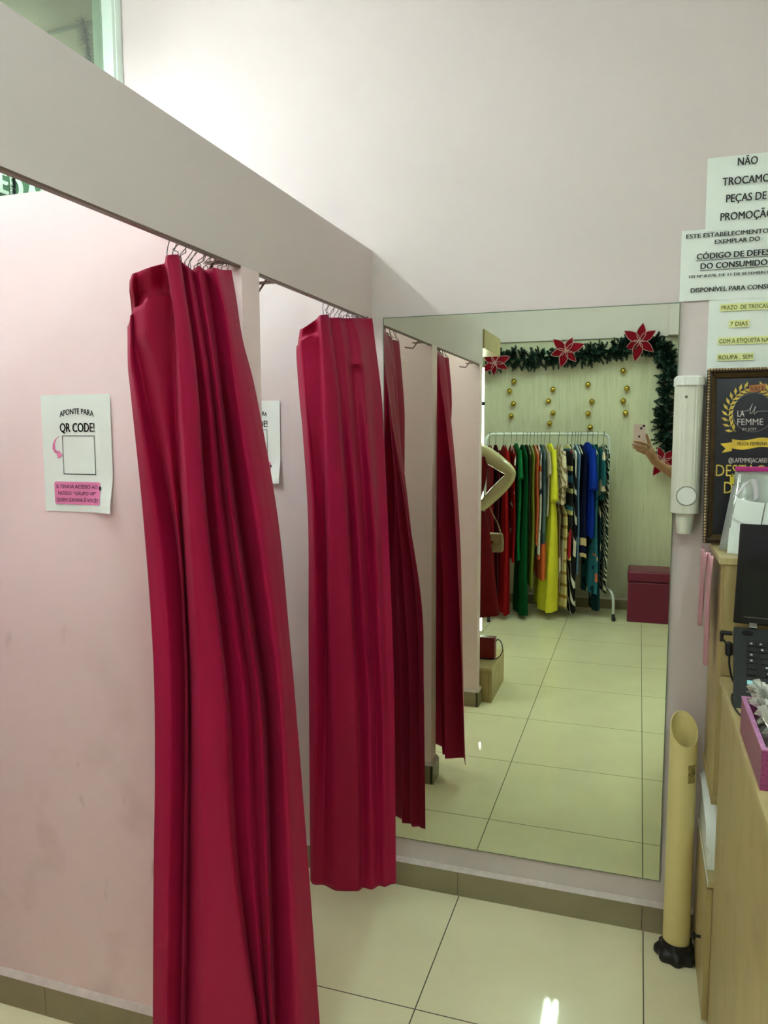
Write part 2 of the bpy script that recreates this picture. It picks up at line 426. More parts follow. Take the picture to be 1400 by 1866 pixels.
baseboard('baseboard_partition_rear', (XL, 1.638), (XF-0.001, 1.638), (0, 1), (0.4,))
baseboard('baseboard_end', (XL, 0.62), (XF-0.001, 0.62), (0, 1), (0.36,))
baseboard('baseboard_end_face', (XF, 0.532), (XF, 0.633), (1, 0))
baseboard('baseboard_rear', (XL+0.05, YR), (XR, YR), (0, 1), (0.6, 1.2, 1.8, 2.4, 3.0))

# ------------------------------------------------------------------ lamps
TUBE = emitter('lit_tube', TUBE_COL, P_MAIN)
TUBE_S = emitter('lit_tube_side', TUBE_COL, P_SIDE)
TUBE_L = emitter('lit_tube_left', (0.87, 0.98, 1.0), P_LEFT)
TUBE_L2 = emitter('lit_tube_short', (0.87, 0.98, 0.98), P_LEFT2)
TUBE_D = emitter('lit_tube_display', (0.95, 1.0, 0.88), P_SHOW)
TUBE_O = emitter('lit_tube_outside', (0.92, 1.0, 0.90), P_OUT)
def ceiling_light(x, y0, y1, label, tm, z=ZC):
    t = thing('ceiling_light', label, 'light', (x, (y0+y1)/2, z), 'twin tube lights on the ceiling')
    q = MB().box((x-0.062, y0-0.04, z-0.03), (x+0.062, y1+0.04, z)); part('housing', q, STEEL, t, smooth=0, bevel=0.006)
    for s in (-1, 1):
        q = MB().tube([(x+s*0.036, y0, z-0.05), (x+s*0.036, y1, z-0.05)], 0.013, None, 12); part('tube', q, tm, t)
        for yy in (y0-0.005, y1-0.015):
            part('tube_holder', MB().box((x+s*0.036-0.012, yy, z-0.064), (x+s*0.036+0.012, yy+0.02, z-0.03)), WHITE, t, smooth=0)
    return t
ceiling_light(-0.56, -1.25, -0.02, 'white twin tube light on the ceiling over the shop floor', TUBE)
ceiling_light(0.62, -0.60, 0.60, 'white twin tube light on the ceiling over the counter', TUBE_S)
def wall_light(y0, y1, z, label, tm):
    t = thing('wall_light', label, 'light', (XL+0.02, (y0+y1)/2, z), 'tube lamps on the shop front')
    part('housing', MB().box((XL+0.027, y0-0.04, z-0.035), (XL+0.05, y1+0.04, z+0.035)), STEEL, t, smooth=0, bevel=0.005)
    part('tube', MB().tube([(XL+0.075, y0, z), (XL+0.075, y1, z)], 0.013, None, 12), tm, t)
wall_light(0.85, 1.55, 2.95, 'white tube lamp high on the shop front over the nearest fitting room', TUBE_L)
wall_light(1.76, 2.28, 2.50, 'short white tube lamp just above the green sign', TUBE_L2)
t = thing('display_lamp', 'upright white tube lamp beside the mannequin', 'light', (-0.985, -0.17, 0.0))
part('tube', MB().tube([(-0.985, -0.17, 0.24), (-0.985, -0.17, 1.98)], 0.014, None, 12), TUBE_D, t)
q = MB().box((-1.03, -0.20, 0.0), (-0.94, -0.14, 0.05)).box((-1.015, -0.19, 0.05), (-1.000, -0.15, 2.0))
part('stand', q, WHITE, t, smooth=0)
for z in (0.7, 1.29, 1.75): part('clip', MB().lathe([(0.019, z-0.012), (0.019, z+0.012)], (-0.985, -0.17, 0), None, 12), BLACK, t)
t = thing('passage_lamp', 'bright tube lamp in the passage beyond the shop window', 'light', (-2.45, 3.2, 3.1))
part('tube', MB().tube([(-2.5, 2.7, 3.14), (-2.5, 3.9, 3.14)], 0.02, None, 12), TUBE_O, t)
part('housing', MB().box((-2.6, 2.65, 3.06), (-2.53, 3.95, 3.11)), WHITE, t, smooth=0)

# ------------------------------------------------------------------ mirror
m = MB()
x0, x1, z0, z1 = -0.804, 0.100, 0.171, 1.938
m.box((x0, YB-0.009, z0), (x1, YB-0.0005, z1), MIRROR_EDGE)
m.add([(x0+0.003, YB-0.0095, z0+0.003), (x1-0.003, YB-0.0095, z0+0.003), (x1-0.003, YB-0.0095, z1-0.003), (x0+0.003, YB-0.0095, z1-0.003)], [(0, 1, 2, 3)], MIRROR)
solo('wall_mirror', m, None, 'tall frameless mirror on the pink wall beside the second curtain', 'mirror', origin=(-0.35, YB, z0), smooth=0)

# ------------------------------------------------------------------ curtains
CURTAIN_NEAR=[
[(-1.019,1.396,1.884),(-1.026,1.395,1.786),(-1.03,1.395,1.71),(-1.028,1.398,1.649),(-1.018,1.412,1.378),(-1.009,1.416,1.072),(-1.012,1.412,0.82),(-1.021,1.405,0.562),(-1.031,1.396,0.207),(-1.035,1.393,0.09)],

[(-0.992,1.369,1.891),(-0.998,1.366,1.781),(-1.001,1.366,1.714),(-0.994,1.371,1.647),(-0.971,1.397,1.346),(-0.964,1.409,1.078),(-0.969,1.406,0.828),(-0.98,1.4,0.572),(-0.993,1.392,0.22),(-0.997,1.389,0.09)],

[(-0.982,1.372,1.895),(-0.996,1.371,1.781),(-0.993,1.378,1.732),(-0.986,1.391,1.651),(-0.963,1.447,1.344),(-0.963,1.464,1.113),(-0.965,1.464,0.934),(-0.976,1.452,0.543),(-0.989,1.44,0.183),(-0.993,1.436,0.09)],

[(-0.929,1.34,1.896),(-0.94,1.336,1.775),(-0.932,1.344,1.727),(-0.925,1.357,1.645),(-0.926,1.404,1.351),(-0.933,1.428,1.125),(-0.937,1.431,0.949),(-0.95,1.423,0.565),(-0.963,1.415,0.21),(-0.967,1.412,0.09)],

[(-0.902,1.347,1.904),(-0.894,1.354,1.834),(-0.894,1.362,1.754),(-0.904,1.376,1.646),(-0.932,1.425,1.391),(-0.951,1.461,1.115),(-0.954,1.465,0.935),(-0.963,1.455,0.544),(-0.974,1.444,0.184),(-0.977,1.441,0.09)],

[(-0.863,1.298,1.904),(-0.854,1.301,1.823),(-0.849,1.304,1.746),(-0.85,1.313,1.642),(-0.864,1.35,1.401),(-0.881,1.394,1.138),(-0.884,1.402,0.965),(-0.889,1.404,0.587),(-0.896,1.405,0.235),(-0.899,1.405,0.09)],

[(-0.852,1.319,1.909),(-0.843,1.322,1.826),(-0.835,1.327,1.748),(-0.832,1.338,1.643),(-0.844,1.373,1.4),(-0.847,1.421,1.134),(-0.843,1.433,0.959),(-0.839,1.439,0.62),(-0.805,1.465,0.211),(-0.797,1.47,0.09)],

[(-0.876,1.365,1.908),(-0.869,1.371,1.835),(-0.863,1.38,1.755),(-0.864,1.397,1.646),(-0.88,1.444,1.391),(-0.879,1.489,1.113),(-0.868,1.5,0.932),(-0.859,1.503,0.581),(-0.826,1.519,0.163),(-0.819,1.523,0.09)],

[(-0.86,1.363,1.896),(-0.852,1.367,1.834),(-0.843,1.374,1.753),(-0.837,1.387,1.645),(-0.839,1.424,1.394),(-0.831,1.467,1.123),(-0.82,1.48,0.945),(-0.815,1.484,0.599),(-0.797,1.497,0.188),(-0.793,1.499,0.09)],

[(-0.871,1.397,1.897),(-0.863,1.403,1.84),(-0.854,1.412,1.758),(-0.849,1.427,1.647),(-0.848,1.467,1.389),(-0.834,1.507,1.113),(-0.821,1.517,0.932),(-0.816,1.519,0.58),(-0.8,1.526,0.164),(-0.797,1.528,0.09)],

[(-0.853,1.393,1.903),(-0.845,1.396,1.838),(-0.835,1.401,1.756),(-0.826,1.41,1.646),(-0.814,1.437,1.394),(-0.798,1.472,1.124),(-0.784,1.485,0.947),(-0.779,1.491,0.602),(-0.776,1.496,0.194),(-0.775,1.497,0.09)],

[(-0.877,1.453,1.908),(-0.869,1.462,1.849),(-0.864,1.472,1.765),(-0.86,1.486,1.65),(-0.852,1.527,1.383),(-0.828,1.558,1.1),(-0.811,1.567,0.915),(-0.806,1.565,0.556),(-0.8,1.562,0.136),(-0.799,1.562,0.09)],

[(-0.845,1.438,1.907),(-0.832,1.445,1.845),(-0.82,1.45,1.761),(-0.81,1.455,1.648),(-0.78,1.475,1.391),(-0.756,1.499,1.121),(-0.745,1.508,0.943),(-0.736,1.516,0.596),(-0.726,1.526,0.183),(-0.724,1.528,0.09)],

[(-0.85,1.478,1.911),(-0.836,1.487,1.851),(-0.824,1.494,1.766),(-0.804,1.506,1.65),(-0.772,1.525,1.386),(-0.75,1.538,1.111),(-0.741,1.544,0.931),(-0.727,1.552,0.578),(-0.709,1.563,0.158),(-0.706,1.565,0.09)],

[(-0.851,1.52,1.919),(-0.844,1.526,1.858),(-0.835,1.534,1.771),(-0.812,1.548,1.652),(-0.775,1.568,1.381),(-0.752,1.572,1.102),(-0.74,1.577,0.919),(-0.72,1.586,0.56),(-0.699,1.596,0.135),(-0.695,1.598,0.09)],

]
CURTAIN_FAR=[
[(-0.974,2.147,1.875),(-0.985,2.144,1.811),(-0.981,2.15,1.681),(-0.973,2.157,1.549),(-0.964,2.165,1.296),(-0.965,2.159,0.951),(-0.965,2.154,0.687),(-0.964,2.143,0.135)],

[(-0.945,2.101,1.873),(-0.95,2.099,1.821),(-0.942,2.104,1.678),(-0.936,2.11,1.549),(-0.928,2.124,1.301),(-0.932,2.136,0.959),(-0.936,2.136,0.696),(-0.952,2.134,0.13)],

[(-0.925,2.095,1.882),(-0.932,2.094,1.82),(-0.934,2.101,1.678),(-0.928,2.116,1.549),(-0.92,2.147,1.299),(-0.922,2.167,0.952),(-0.927,2.162,0.688),(-0.946,2.146,0.124)],

[(-0.896,2.094,1.897),(-0.892,2.098,1.819),(-0.892,2.11,1.677),(-0.896,2.127,1.549),(-0.907,2.16,1.298),(-0.917,2.182,0.949),(-0.918,2.176,0.684),(-0.925,2.16,0.118)],

[(-0.867,2.05,1.898),(-0.862,2.05,1.813),(-0.858,2.054,1.674),(-0.857,2.064,1.549),(-0.862,2.093,1.307),(-0.874,2.131,0.965),(-0.873,2.14,0.702),(-0.881,2.152,0.112)],

[(-0.857,2.079,1.903),(-0.847,2.081,1.815),(-0.833,2.088,1.675),(-0.829,2.096,1.549),(-0.824,2.122,1.305),(-0.823,2.156,0.963),(-0.814,2.167,0.699),(-0.816,2.18,0.107)],

[(-0.875,2.137,1.903),(-0.865,2.142,1.822),(-0.851,2.154,1.679),(-0.846,2.166,1.548),(-0.837,2.188,1.297),(-0.827,2.205,0.95),(-0.813,2.207,0.685),(-0.806,2.202,0.106)],

[(-0.856,2.164,1.906),(-0.844,2.167,1.824),(-0.832,2.169,1.679),(-0.822,2.171,1.548),(-0.805,2.174,1.3),(-0.79,2.184,0.959),(-0.778,2.192,0.695),(-0.775,2.201,0.107)],

[(-0.866,2.235,1.914),(-0.852,2.243,1.832),(-0.841,2.249,1.682),(-0.83,2.251,1.548),(-0.809,2.248,1.291),(-0.786,2.236,0.946),(-0.771,2.235,0.68),(-0.761,2.225,0.109)],

[(-0.85,2.258,1.916),(-0.828,2.266,1.834),(-0.814,2.263,1.683),(-0.8,2.254,1.548),(-0.772,2.231,1.295),(-0.75,2.21,0.955),(-0.74,2.215,0.691),(-0.737,2.22,0.112)],

[(-0.843,2.33,1.926),(-0.825,2.338,1.841),(-0.81,2.334,1.686),(-0.798,2.32,1.547),(-0.77,2.279,1.289),(-0.74,2.237,0.949),(-0.73,2.237,0.684),(-0.723,2.234,0.115)],

[(-0.828,2.382,1.932),(-0.819,2.386,1.846),(-0.798,2.383,1.687),(-0.783,2.363,1.546),(-0.753,2.308,1.287),(-0.72,2.25,0.948),(-0.713,2.248,0.682),(-0.707,2.242,0.118)],

]

def curtain(name, cols, label, toward, flap, hooks, seed):
    root = thing(name, label, 'curtain', (cols[0][0][0]*0.3+cols[-1][0][0]*0.7, 0.5*(cols[0][0][1]+cols[-1][0][1]), 0), None)
    R = 170; S = 10
    tv = Vector((toward[0], toward[1], 0))
    samp = []
    for c in cols:
        P = [Vector(p) for p in c]
        dense = catmull(P, 400)
        zt, zb = P[0].z, P[-1].z
        col = []; k = 0
        for r in range(R):
            z = zt+(zb-zt)*(r/(R-1))**1.0
            while k < len(dense)-2 and dense[k+1].z > z: k += 1
            a, b = dense[k], dense[k+1]
            u = 0 if abs(a.z-b.z) < 1e-6 else max(0, min(1, (a.z-z)/(a.z-b.z)))
            p = a.lerp(b, u); p.z = z; col.append(p)
        samp.append(col)
    K = len(cols)-1; rows = []
    for r in range(R):
        ctl = [samp[i][r] for i in range(K+1)]; line = catmull(ctl, K*S+1)
        line = [q.lerp(ctl[min(j//S, K-1)].lerp(ctl[min(j//S, K-1)+1], j/S-min(j//S, K-1)), 0.45) for j, q in enumerate(line)]
        out = []
        for j, p in enumerate(line):
            s = j/S
            d = 0.0035*noise.noise(Vector((s*0.7, p.z*1.6, seed))) + 0.0010*noise.noise(Vector((s*1.6, p.z*6.0, seed+5)))
            d += flap(s, p.z)
            out.append(p + tv*d)
        rows.append(out)
    mb = MB().grid(rows)
    part('fabric', mb, CLOTH, root, smooth=80, solid=0.0022)
    # stitched heading tape on the folded-over top edge
    tape = [[p + tv*0.003 for p in rows[r]] for r in (0, 4, 8, 11)]
    for (yr, s, dx) in hooks:
        p = rows[0][int(s*S)]; q = rows[5][int(s*S)]
        a = Vector((-0.878, yr, 1.947))
        pts = [a+Vector((-0.008, 0, 0.004)), a+Vector((-0.004, 0, 0.012)), a+Vector((0.004, 0, 0.012)), a+Vector((0.008, 0.002, 0.002)),
               a.lerp(p, 0.5)+Vector((dx, dx*0.6, -0.004)), p+Vector((0, 0, 0.006))-tv*0.003, p-tv*0.006+Vector((0, 0, -0.006)), q-tv*0.007]
        part('hook', MB().tube(pts, 0.0010, None, 6), CHROME, root)
    return root
def flap_near(s, z):
    d = 0
    if s < 4.6:
        lip = 1.792+0.052*(s/4.0); f = 1-smoothstep(3.6, 4.6, s); dz = z-lip
        if dz > 0: d += f*(0.022-0.085*smoothstep(0, 0.010, dz)+0.066*smoothstep(0.03, 0.075, dz))
        else: d += f*0.022*math.exp(dz/0.05)
    return d
def flap_far(s, z):
    d = 0
    if s < 3.4:
        lip = 1.822+0.03*(s/3.0); f = 1-smoothstep(2.6, 3.4, s); dz = z-lip
        if dz > 0: d += f*(0.016-0.055*smoothstep(0, 0.009, dz)+0.04*smoothstep(0.02, 0.06, dz))
        else: d += f*0.016*math.exp(dz/0.04)
    if 7.0 < s < 9.6:
        lip = 1.775; f = smoothstep(7.0, 8.0, s)*(1-smoothstep(8.6, 9.6, s)); dz = z-lip
        d += f*(0.03*math.exp(-max(dz, 0)/0.05) if dz > 0 else 0.03-0.03*smoothstep(0, 0.016, -dz))
    return d
def hooklist(y0, y1, s0, s1, n):
    r = random.Random(3); return [(y0+(y1-y0)*(i/(n-1))**0.8+r.uniform(-0.006, 0.006), s0+(s1-s0)*i/(n-1), r.uniform(-0.012, 0.012)) for i in range(n)]
curtain('curtain', CURTAIN_NEAR, 'long crimson curtain of the nearest fitting room, the largest and leftmost of the two', (0.5162, -0.8565), flap_near,
        hooklist(1.325, 1.53, 5.0, 13.6, 17), 1.0)
curtain('curtain', CURTAIN_FAR, 'long crimson curtain of the farther fitting room hanging next to the tall mirror', (0.3721, -0.9282), flap_far,
        hooklist(2.085, 2.37, 4.4, 10.5, 15), 9.0)
def track(y0, y1, label):
    t = thing('curtain_track', label, 'curtain rail', (-0.88, y0, 1.93))
    part('track_strip', MB().box((-0.858, y0, 1.931), (-0.8455, y1, 1.935)), BROWNM, t, smooth=0)
    part('rod', MB().tube([(-0.878, y0+0.004, 1.9495-0.001), (-0.878, y1-0.004, 1.9495-0.001)], 0.005, None, 10), CHROME, t)
    for y in (y0+0.10, y1-0.05):
        part('bracket', MB().box((-0.900, y-0.010, 1.931), (-0.859, y+0.010, 1.9348)).tube([(-0.935, y, 1.917), (-0.90, y, 1.912), (-0.878, y, 1.940)], 0.003), BROWNM, t, smooth=0)
track(0.622, 1.553, 'thin brown curtain track under the header of the nearest fitting room')
track(1.640, 2.428, 'thin brown curtain track under the header of the farther fitting room')

# ------------------------------------------------------------------ printed sheets
def sheet_panel(x0, x1, z0, z1, y, curl, nx=12, nz=16):
    rows = []
    for i in range(nz+1):
        v = i/nz; r = []
        for j in range(nx+1):
            u = j/nx; r.append(Vector((x0+(x1-x0)*u, y-curl(u, v), z0+(z1-z0)*v)))
        rows.append(r)
    return MB().grid(rows)
def qr_sheet(x0, z0, y, label):
    W, Hh = 0.206, 0.286
    root = thing('poster', label, 'poster', (x0, y, z0), 'scan-here posters in the fitting rooms')
    curl = lambda u, v: 0.0016+0.016*(smoothstep(0.6, 1, u)*smoothstep(0.35, 0, v)) + 0.003*smoothstep(0.7, 1, u)
    part('sheet', sheet_panel(x0, x0+W, z0, z0+Hh, y, curl), PAPER, root, smooth=0, solid=0.0006)
    yb = y-0.0032
    bend = lambda p: Vector((p.x, y-curl((p.x-x0)/W, (p.z-z0)/Hh)-0.0012, p.z))
    def flatten(mb): mb.v = [tuple(bend(Vector(v))) for v in mb.v]; return mb
    q = MB()
    put_text(q, 'APONTE PARA', (x0+0.106, yb, z0+0.232), X1, Z1, -Y1, 0.0135, 0.100, False, 0.02, arc=0.007)
    put_text(q, 'QR CODE!', (x0+0.106, yb, z0+0.196), X1, Z1, -Y1, 0.021, 0.102, False, 0.025)
    bx0, bx1, bz0, bz1 = x0+0.060, x0+0.156, z0+0.092, z0+0.187; w_ = 0.0018
    for a, b in (((bx0, bz0), (bx1, bz0+w_)), ((bx0, bz1-w_), (bx1, bz1)), ((bx0, bz0), (bx0+w_, bz1)), ((bx1-w_, bz0), (bx1, bz1))):
        q.add([(a[0], yb, a[1]), (b[0], yb, a[1]), (b[0], yb, b[1]), (a[0], yb, b[1])], [(0, 1, 2, 3)])
    part('lettering', flatten(q), INK, root, smooth=0)
    q = MB()   # pink speech box and curved arrow
    X0, X1_, Z0_, Z1_, rr = x0+0.030, x0+0.170, z0+0.018, z0+0.074, 0.006
    poly = []
    for cx, cz, a0 in ((X1_-rr, Z1_-rr, 0), (X0+rr, Z1_-rr, 90), (X0+rr, Z0_+rr, 180), (X1_-rr, Z0_+rr, 270)):
        for k in range(6): a = math.radians(a0+k*18); poly.append((cx+rr*math.cos(a), cz+rr*math.sin(a)))
    cs = [X0+(X1_-X0)*(0.5-0.5*math.cos(PI*k/24)) for k in range(25)]; rws = []
    for xx in cs:
        e = max(0, X0+rr-xx, xx-(X1_-rr)); ins = rr-math.sqrt(max(0, rr*rr-e*e))
        rws.append([Vector((xx, yb, Z0_+ins+(Z1_-Z0_-2*ins)*k/6)) for k in range(7)])
    q.grid(rws)
    arr = [(x0+0.052, z0+0.186), (x0+0.040, z0+0.178), (x0+0.034, z0+0.166), (x0+0.034, z0+0.154), (x0+0.042, z0+0.144), (x0+0.052, z0+0.139)]
    for i in range(len(arr)-1):
        (a, b), (c, d) = arr[i], arr[i+1]; wa = 0.001+0.0011*i; wb = 0.001+0.0011*(i+1)
        q.add([(a, yb, b-wa), (c, yb, d-wb), (c, yb, d+wb), (a, yb, b+wa)] if i > 3 else [(a-wa, yb, b), (c-wb, yb, d), (c+wb, yb, d), (a+wa, yb, b)], [(0, 1, 2, 3)])
    q.add([(x0+0.048, yb, z0+0.152), (x0+0.060, yb, z0+0.138), (x0+0.044, yb, z0+0.131)], [(0, 1, 2)]); flatten(q); q.v[-3:] = [(a, b-0.0005, c) for a, b, c in q.v[-3:]]
    part('speech_box', q, PINK_INK, root, smooth=0)['label'] = 'pink speech box and curved arrow'
    q = MB(); yb -= 0.0006
    for i, s in enumerate(('E TENHA ACESSO AO', 'NOSSO “GRUPO VIP”', 'QUEM GANHA É VOCÊ!!')):
        put_text(q, s, (x0+0.100, yb, z0+0.058-i*0.0165), X1, Z1, -Y1, 0.0086, (0.124, 0.116, 0.128)[i], False, 0.0)
    q2 = MB(); q2.lathe([(0.0001, 0), (0.004, 0.0)], (0, 0, 0), None, 10)
    q.add([(x0+0.170+0.004*math.cos(k*PI/5), yb, z0+0.060+0.005*math.sin(k*PI/5)) for k in range(10)], [tuple(range(10))])
    flatten(q); q.v = [(a, b-0.0010, c) for a, b, c in q.v]
    part('small_lettering', q, INK, root, smooth=0)
    return root
qr_sheet(-1.407, 1.376, 1.555, 'white poster with pink speech box on the nearest fitting room wall')
qr_sheet(-1.388, 1.392, YB, 'white poster partly hidden behind the nearest curtain, on the wall of the farther fitting room')

def notice(name, label, x0, x1, z0, z1, lines, ink, y=YB, hl=False, group='paper notices on the wall', uls=()):
    root = thing(name, label, 'notice', (x0, y, z0), group)
    curl = lambda u, v: 0.0012+0.0035*smoothstep(0.5, 0, v)*smoothstep(0.4, 0, u)+0.001*math.sin(3*v+2*u)**2
    part('sheet', sheet_panel(x0, x1, z0, z1, y, curl), PAPER, root, smooth=0, solid=0.0006)
    yb = y-0.0058; q = MB(); h = MB()
    for s, x, z, cap, wd, bold in lines:
        put_text(q, s, (x, yb, z), X1, Z1, -Y1, cap, wd, True, bold)
        if hl:
            n = len(s); W = wd
            h.add([(x-0.004, yb+0.0006, z-0.004), (x+W+0.004, yb+0.0006, z-0.004), (x+W+0.004, yb+0.0006, z+cap+0.005), (x-0.004, yb+0.0006, z+cap+0.005)], [(0, 1, 2, 3)])
    for a, b, z in uls: q.add([(a, yb, z), (b, yb, z), (b, yb, z+0.0016), (a, yb, z+0.0016)], [(0, 1, 2, 3)])
    part('lettering', q, ink, root, smooth=0)
    if hl: part('highlighting', h, HILITE, root, smooth=0)
    return root
notice('paper_notice', 'topmost white notice about promotion pieces, in large black capitals', 0.158, 0.448, 2.131, 2.331,
       [('NÃO', 0.236, 2.302, 0.0205, 0.050, 0.02), ('TROCAMOS', 0.199, 2.252, 0.0205, 0.131, 0.02), ('PEÇAS DE', 0.210, 2.2055, 0.0205, 0.102, 0.02), ('PROMOÇÃO', 0.197, 2.157, 0.0205, 0.135, 0.02)], INK)
notice('paper_notice', 'wide white consumer law notice with underlined black title, second from the top', 0.096, 0.391, 1.940, 2.138,
       [('ESTE ESTABELECIMENTO POSSUI', 0.109, 2.1145, 0.0115, 0.279, 0.03), ('EXEMPLAR DO', 0.185, 2.0945, 0.0115, 0.115, 0.03),
        ('CÓDIGO DE DEFESA', 0.139, 2.055, 0.0155, 0.203, 0.035), ('DO CONSUMIDOR', 0.150, 2.0275, 0.0155, 0.186, 0.035),
        ('LEI Nº 8.078, DE 11 DE SETEMBRO DE 1990', 0.120, 2.0045, 0.0072, 0.258, 0.03), ('DISPONÍVEL PARA CONSULTA', 0.126, 1.9635, 0.0120, 0.240, 0.03)], INK, y=YB-0.001,
       uls=((0.137, 0.345, 2.0505), (0.148, 0.340, 2.0225)))
notice('paper_notice', 'white exchange terms notice with yellow highlighted lines, lowest of the wall papers', 0.176, 0.386, 1.645, 1.940,
       [('PRAZO  DE TROCAS', 0.209, 1.911, 0.0115, 0.120, 0.008), ('7 DIAS', 0.234, 1.8645, 0.0115, 0.045, 0.008), ('COM A ETIQUETA NA', 0.207, 1.8175, 0.0115, 0.128, 0.008), ('ROUPA , SEM', 0.207, 1.7720, 0.0115, 0.088, 0.008)], OLIVE_INK, hl=True)

# ------------------------------------------------------------------ cup dispenser
t = thing('cup_dispenser', 'white ribbed plastic cup dispenser on the wall beside the mirror', 'dispenser', (0.131, YB, 1.27))
RIB = mat('ribbed_white_plastic', (218, 218, 202), 0.3, 0.01, 6)
def dprof(z, hw, dp):
    r = []
    for k in range(97):
        a = PI*k/96; c = math.cos(a); s_ = math.sin(a)
        x = hw*math.copysign(abs(c)**0.55, c); y = dp*abs(s_)**0.7
        y += 0.0011*abs(math.sin(k*PI/6)) if 18 < k < 78 else 0
        r.append(Vector((0.131+x, YB-0.002-y, z)))
    return r
part('body', MB().loft([dprof(z, 0.0395, 0.074) for z in (1.333, 1.34, 1.5, 1.69, 1.698)]), RIB, t, smooth=50)
part('cap', MB().loft([dprof(1.698, 0.042, 0.080), dprof(1.720, 0.042, 0.080), dprof(1.725, 0.038, 0.074)]), WHITE, t, smooth=30)
part('nozzle', MB().lathe([(0.027, 1.333), (0.026, 1.325), (0.020, 1.272), (0.017, 1.272), (0.022, 1.325)], (0.131, YB-0.04, 0), None, 28), RIB, t)
q = MB(); cx, cz, yf = 0.131, 1.384, YB-0.0775
ring = []
for k in range(33):
    a = 2*PI*k/32; ring.append((cx+0.027*math.cos(a), yf, cz+0.027*math.sin(a)))
q.tube(ring, 0.0016, None, 6); part('dial_ring', q, mat('grey_ring', (150, 150, 138), 0.4), t)
q = MB(); q.prism([(0.025*math.cos(2*PI*k/28), 0.025*math.sin(2*PI*k/28)) for k in range(28)], (cx, yf+0.003, cz), X1, Z1, -Y1, 0.0035)
part('dial', q, WHITE, t, smooth=30)
q = MB(); q.sphere((0.121, YB-0.0775, 1.665), 0.004, None, 10, 6, (1, .5, 1)); part('screw', q, mat('dull_screw', (110, 104, 90), 0.5), t)

# ------------------------------------------------------------------ framed certificate leaning on the ledge
fr = thing('framed_poster', 'black certificate with gold laurel in an ornate dark frame, leaning on the ledge', 'picture frame', (0.36, 2.335, 1.252))
tilt = math.atan2(0.075, 0.49)
FU = Vector((0, math.sin(tilt), math.cos(tilt))); FN = Vector((0, -math.cos(tilt), math.sin(tilt)))
FO = Vector((0.176, 2.328, 1.254))           # lower left corner of the frame front
FWID, FHEI = 0.36, 0.494
def fpt(x, z, n=0.0): return FO + X1*x + FU*z + FN*n
def frame_ring(b0, b1, n0, n1, mm):
    q = MB()
    o = [(b0, b0), (FWID-b0, b0), (FWID-b0, FHEI-b0), (b0, FHEI-b0)]; i_ = [(b1, b1), (FWID-b1, b1), (FWID-b1, FHEI-b1), (b1, FHEI-b1)]
    for k in range(4):
        l = (k+1) % 4
        q.add([fpt(*o[k], -0.004), fpt(*o[l], -0.004), fpt(*i_[l], -0.004), fpt(*i_[k], -0.004), fpt(*o[k], n0), fpt(*o[l], n0), fpt(*i_[l], n1), fpt(*i_[k], n1)],
              [(0, 3, 2, 1), (4, 5, 6, 7), (0, 1, 5, 4), (1, 2, 6, 5), (2, 3, 7, 6), (3, 0, 4, 7)], mm)
    return q
FRAMEB = mat('dark_bronze_frame', (56, 42, 26), 0.4, 0.25, 60, metal=0.35)
part('frame_moulding', frame_ring(0.0, 0.012, 0.018, 0.022, None), FRAMEB, fr, smooth=0, bevel=0.003)
part('frame_inner', frame_ring(0.0122, 0.026, 0.016, 0.007, None), mat('bronze_inner', (78, 60, 34), 0.35, 0.2, 60, metal=0.4), fr, smooth=0, bevel=0.002)
q = MB()
for k in range(46):
    q.sphere(fpt(FWID*(k+0.5)/46, FHEI-0.004, 0.020), 0.0036, None, 8, 5)
for k in range(58):
    q.sphere(fpt(0.004, FHEI*(k+0.5)/58, 0.020), 0.0036, None, 8, 5)
part('beading', q, mat('silvered_beads', (186, 164, 128), 0.35, 0.3, 80, metal=0.5), fr)
part('backing', MB().add([fpt(0.025, 0.025, 0.002), fpt(FWID-0.025, 0.025, 0.002), fpt(FWID-0.025, FHEI-0.025, 0.002), fpt(0.025, FHEI-0.025, 0.002)], [(0, 1, 2, 3)]), mat('black_card', (30, 28, 34), 0.25, 0.05), fr, smooth=0)
def P2F(x, z):      # centre line of the crest in frame coordinates
    return x, z
def fquad(q, pts, n=0.003): q.add([fpt(x, z, n) for x, z in pts], [tuple(range(len(pts)))])
CX = 0.122; CZ = 0.360
q = MB()
for sgn in (-1, 1):        # laurel branches
    for k in range(10):
        a = math.radians(220-k*12) if sgn < 0 else math.radians(-40+k*12)
        R0 = 0.068
        bx = CX+R0*math.cos(a)*0.95; bz = CZ+0.006+R0*1.12*math.sin(a)
        for side in (-1, 1):
            dirx = -math.sin(a)*(-sgn)*-1; dirz = math.cos(a)*(-sgn)*-1
            tx = math.cos(a)*side*0.75+(-math.sin(a))*(1 if sgn > 0 else -1)*0.8; tz = math.sin(a)*side*0.75+math.cos(a)*(1 if sgn > 0 else -1)*0.8
            L_ = 0.023; nx, nz = -tz, tx; ln = math.hypot(tx, tz); tx /= ln; tz /= ln; nx /= ln; nz /= ln
            fquad(q, [(bx, bz), (bx+tx*L_*0.5+nx*0.0042, bz+tz*L_*0.5+nz*0.0042), (bx+tx*L_, bz+tz*L_), (bx+tx*L_*0.5-nx*0.0042, bz+tz*L_*0.5-nz*0.0042)])
    st = []
    for k in range(14):
        a = math.radians(225-k*10) if sgn < 0 else math.radians(-45+k*10)
        st.append(fpt(CX+0.0608*math.cos(a), CZ+0.006+0.0717*math.sin(a), 0.003))
    q.tube(st, 0.0009, None, 5)
part('laurel', q, GOLDP, fr, smooth=0)
q = MB(); circ = [fpt(CX+0.052*math.cos(2*PI*k/40), CZ+0.01+0.055*math.sin(2*PI*k/40), 0.003) for k in range(41)]
q.tube(circ, 0.0003, None, 5)
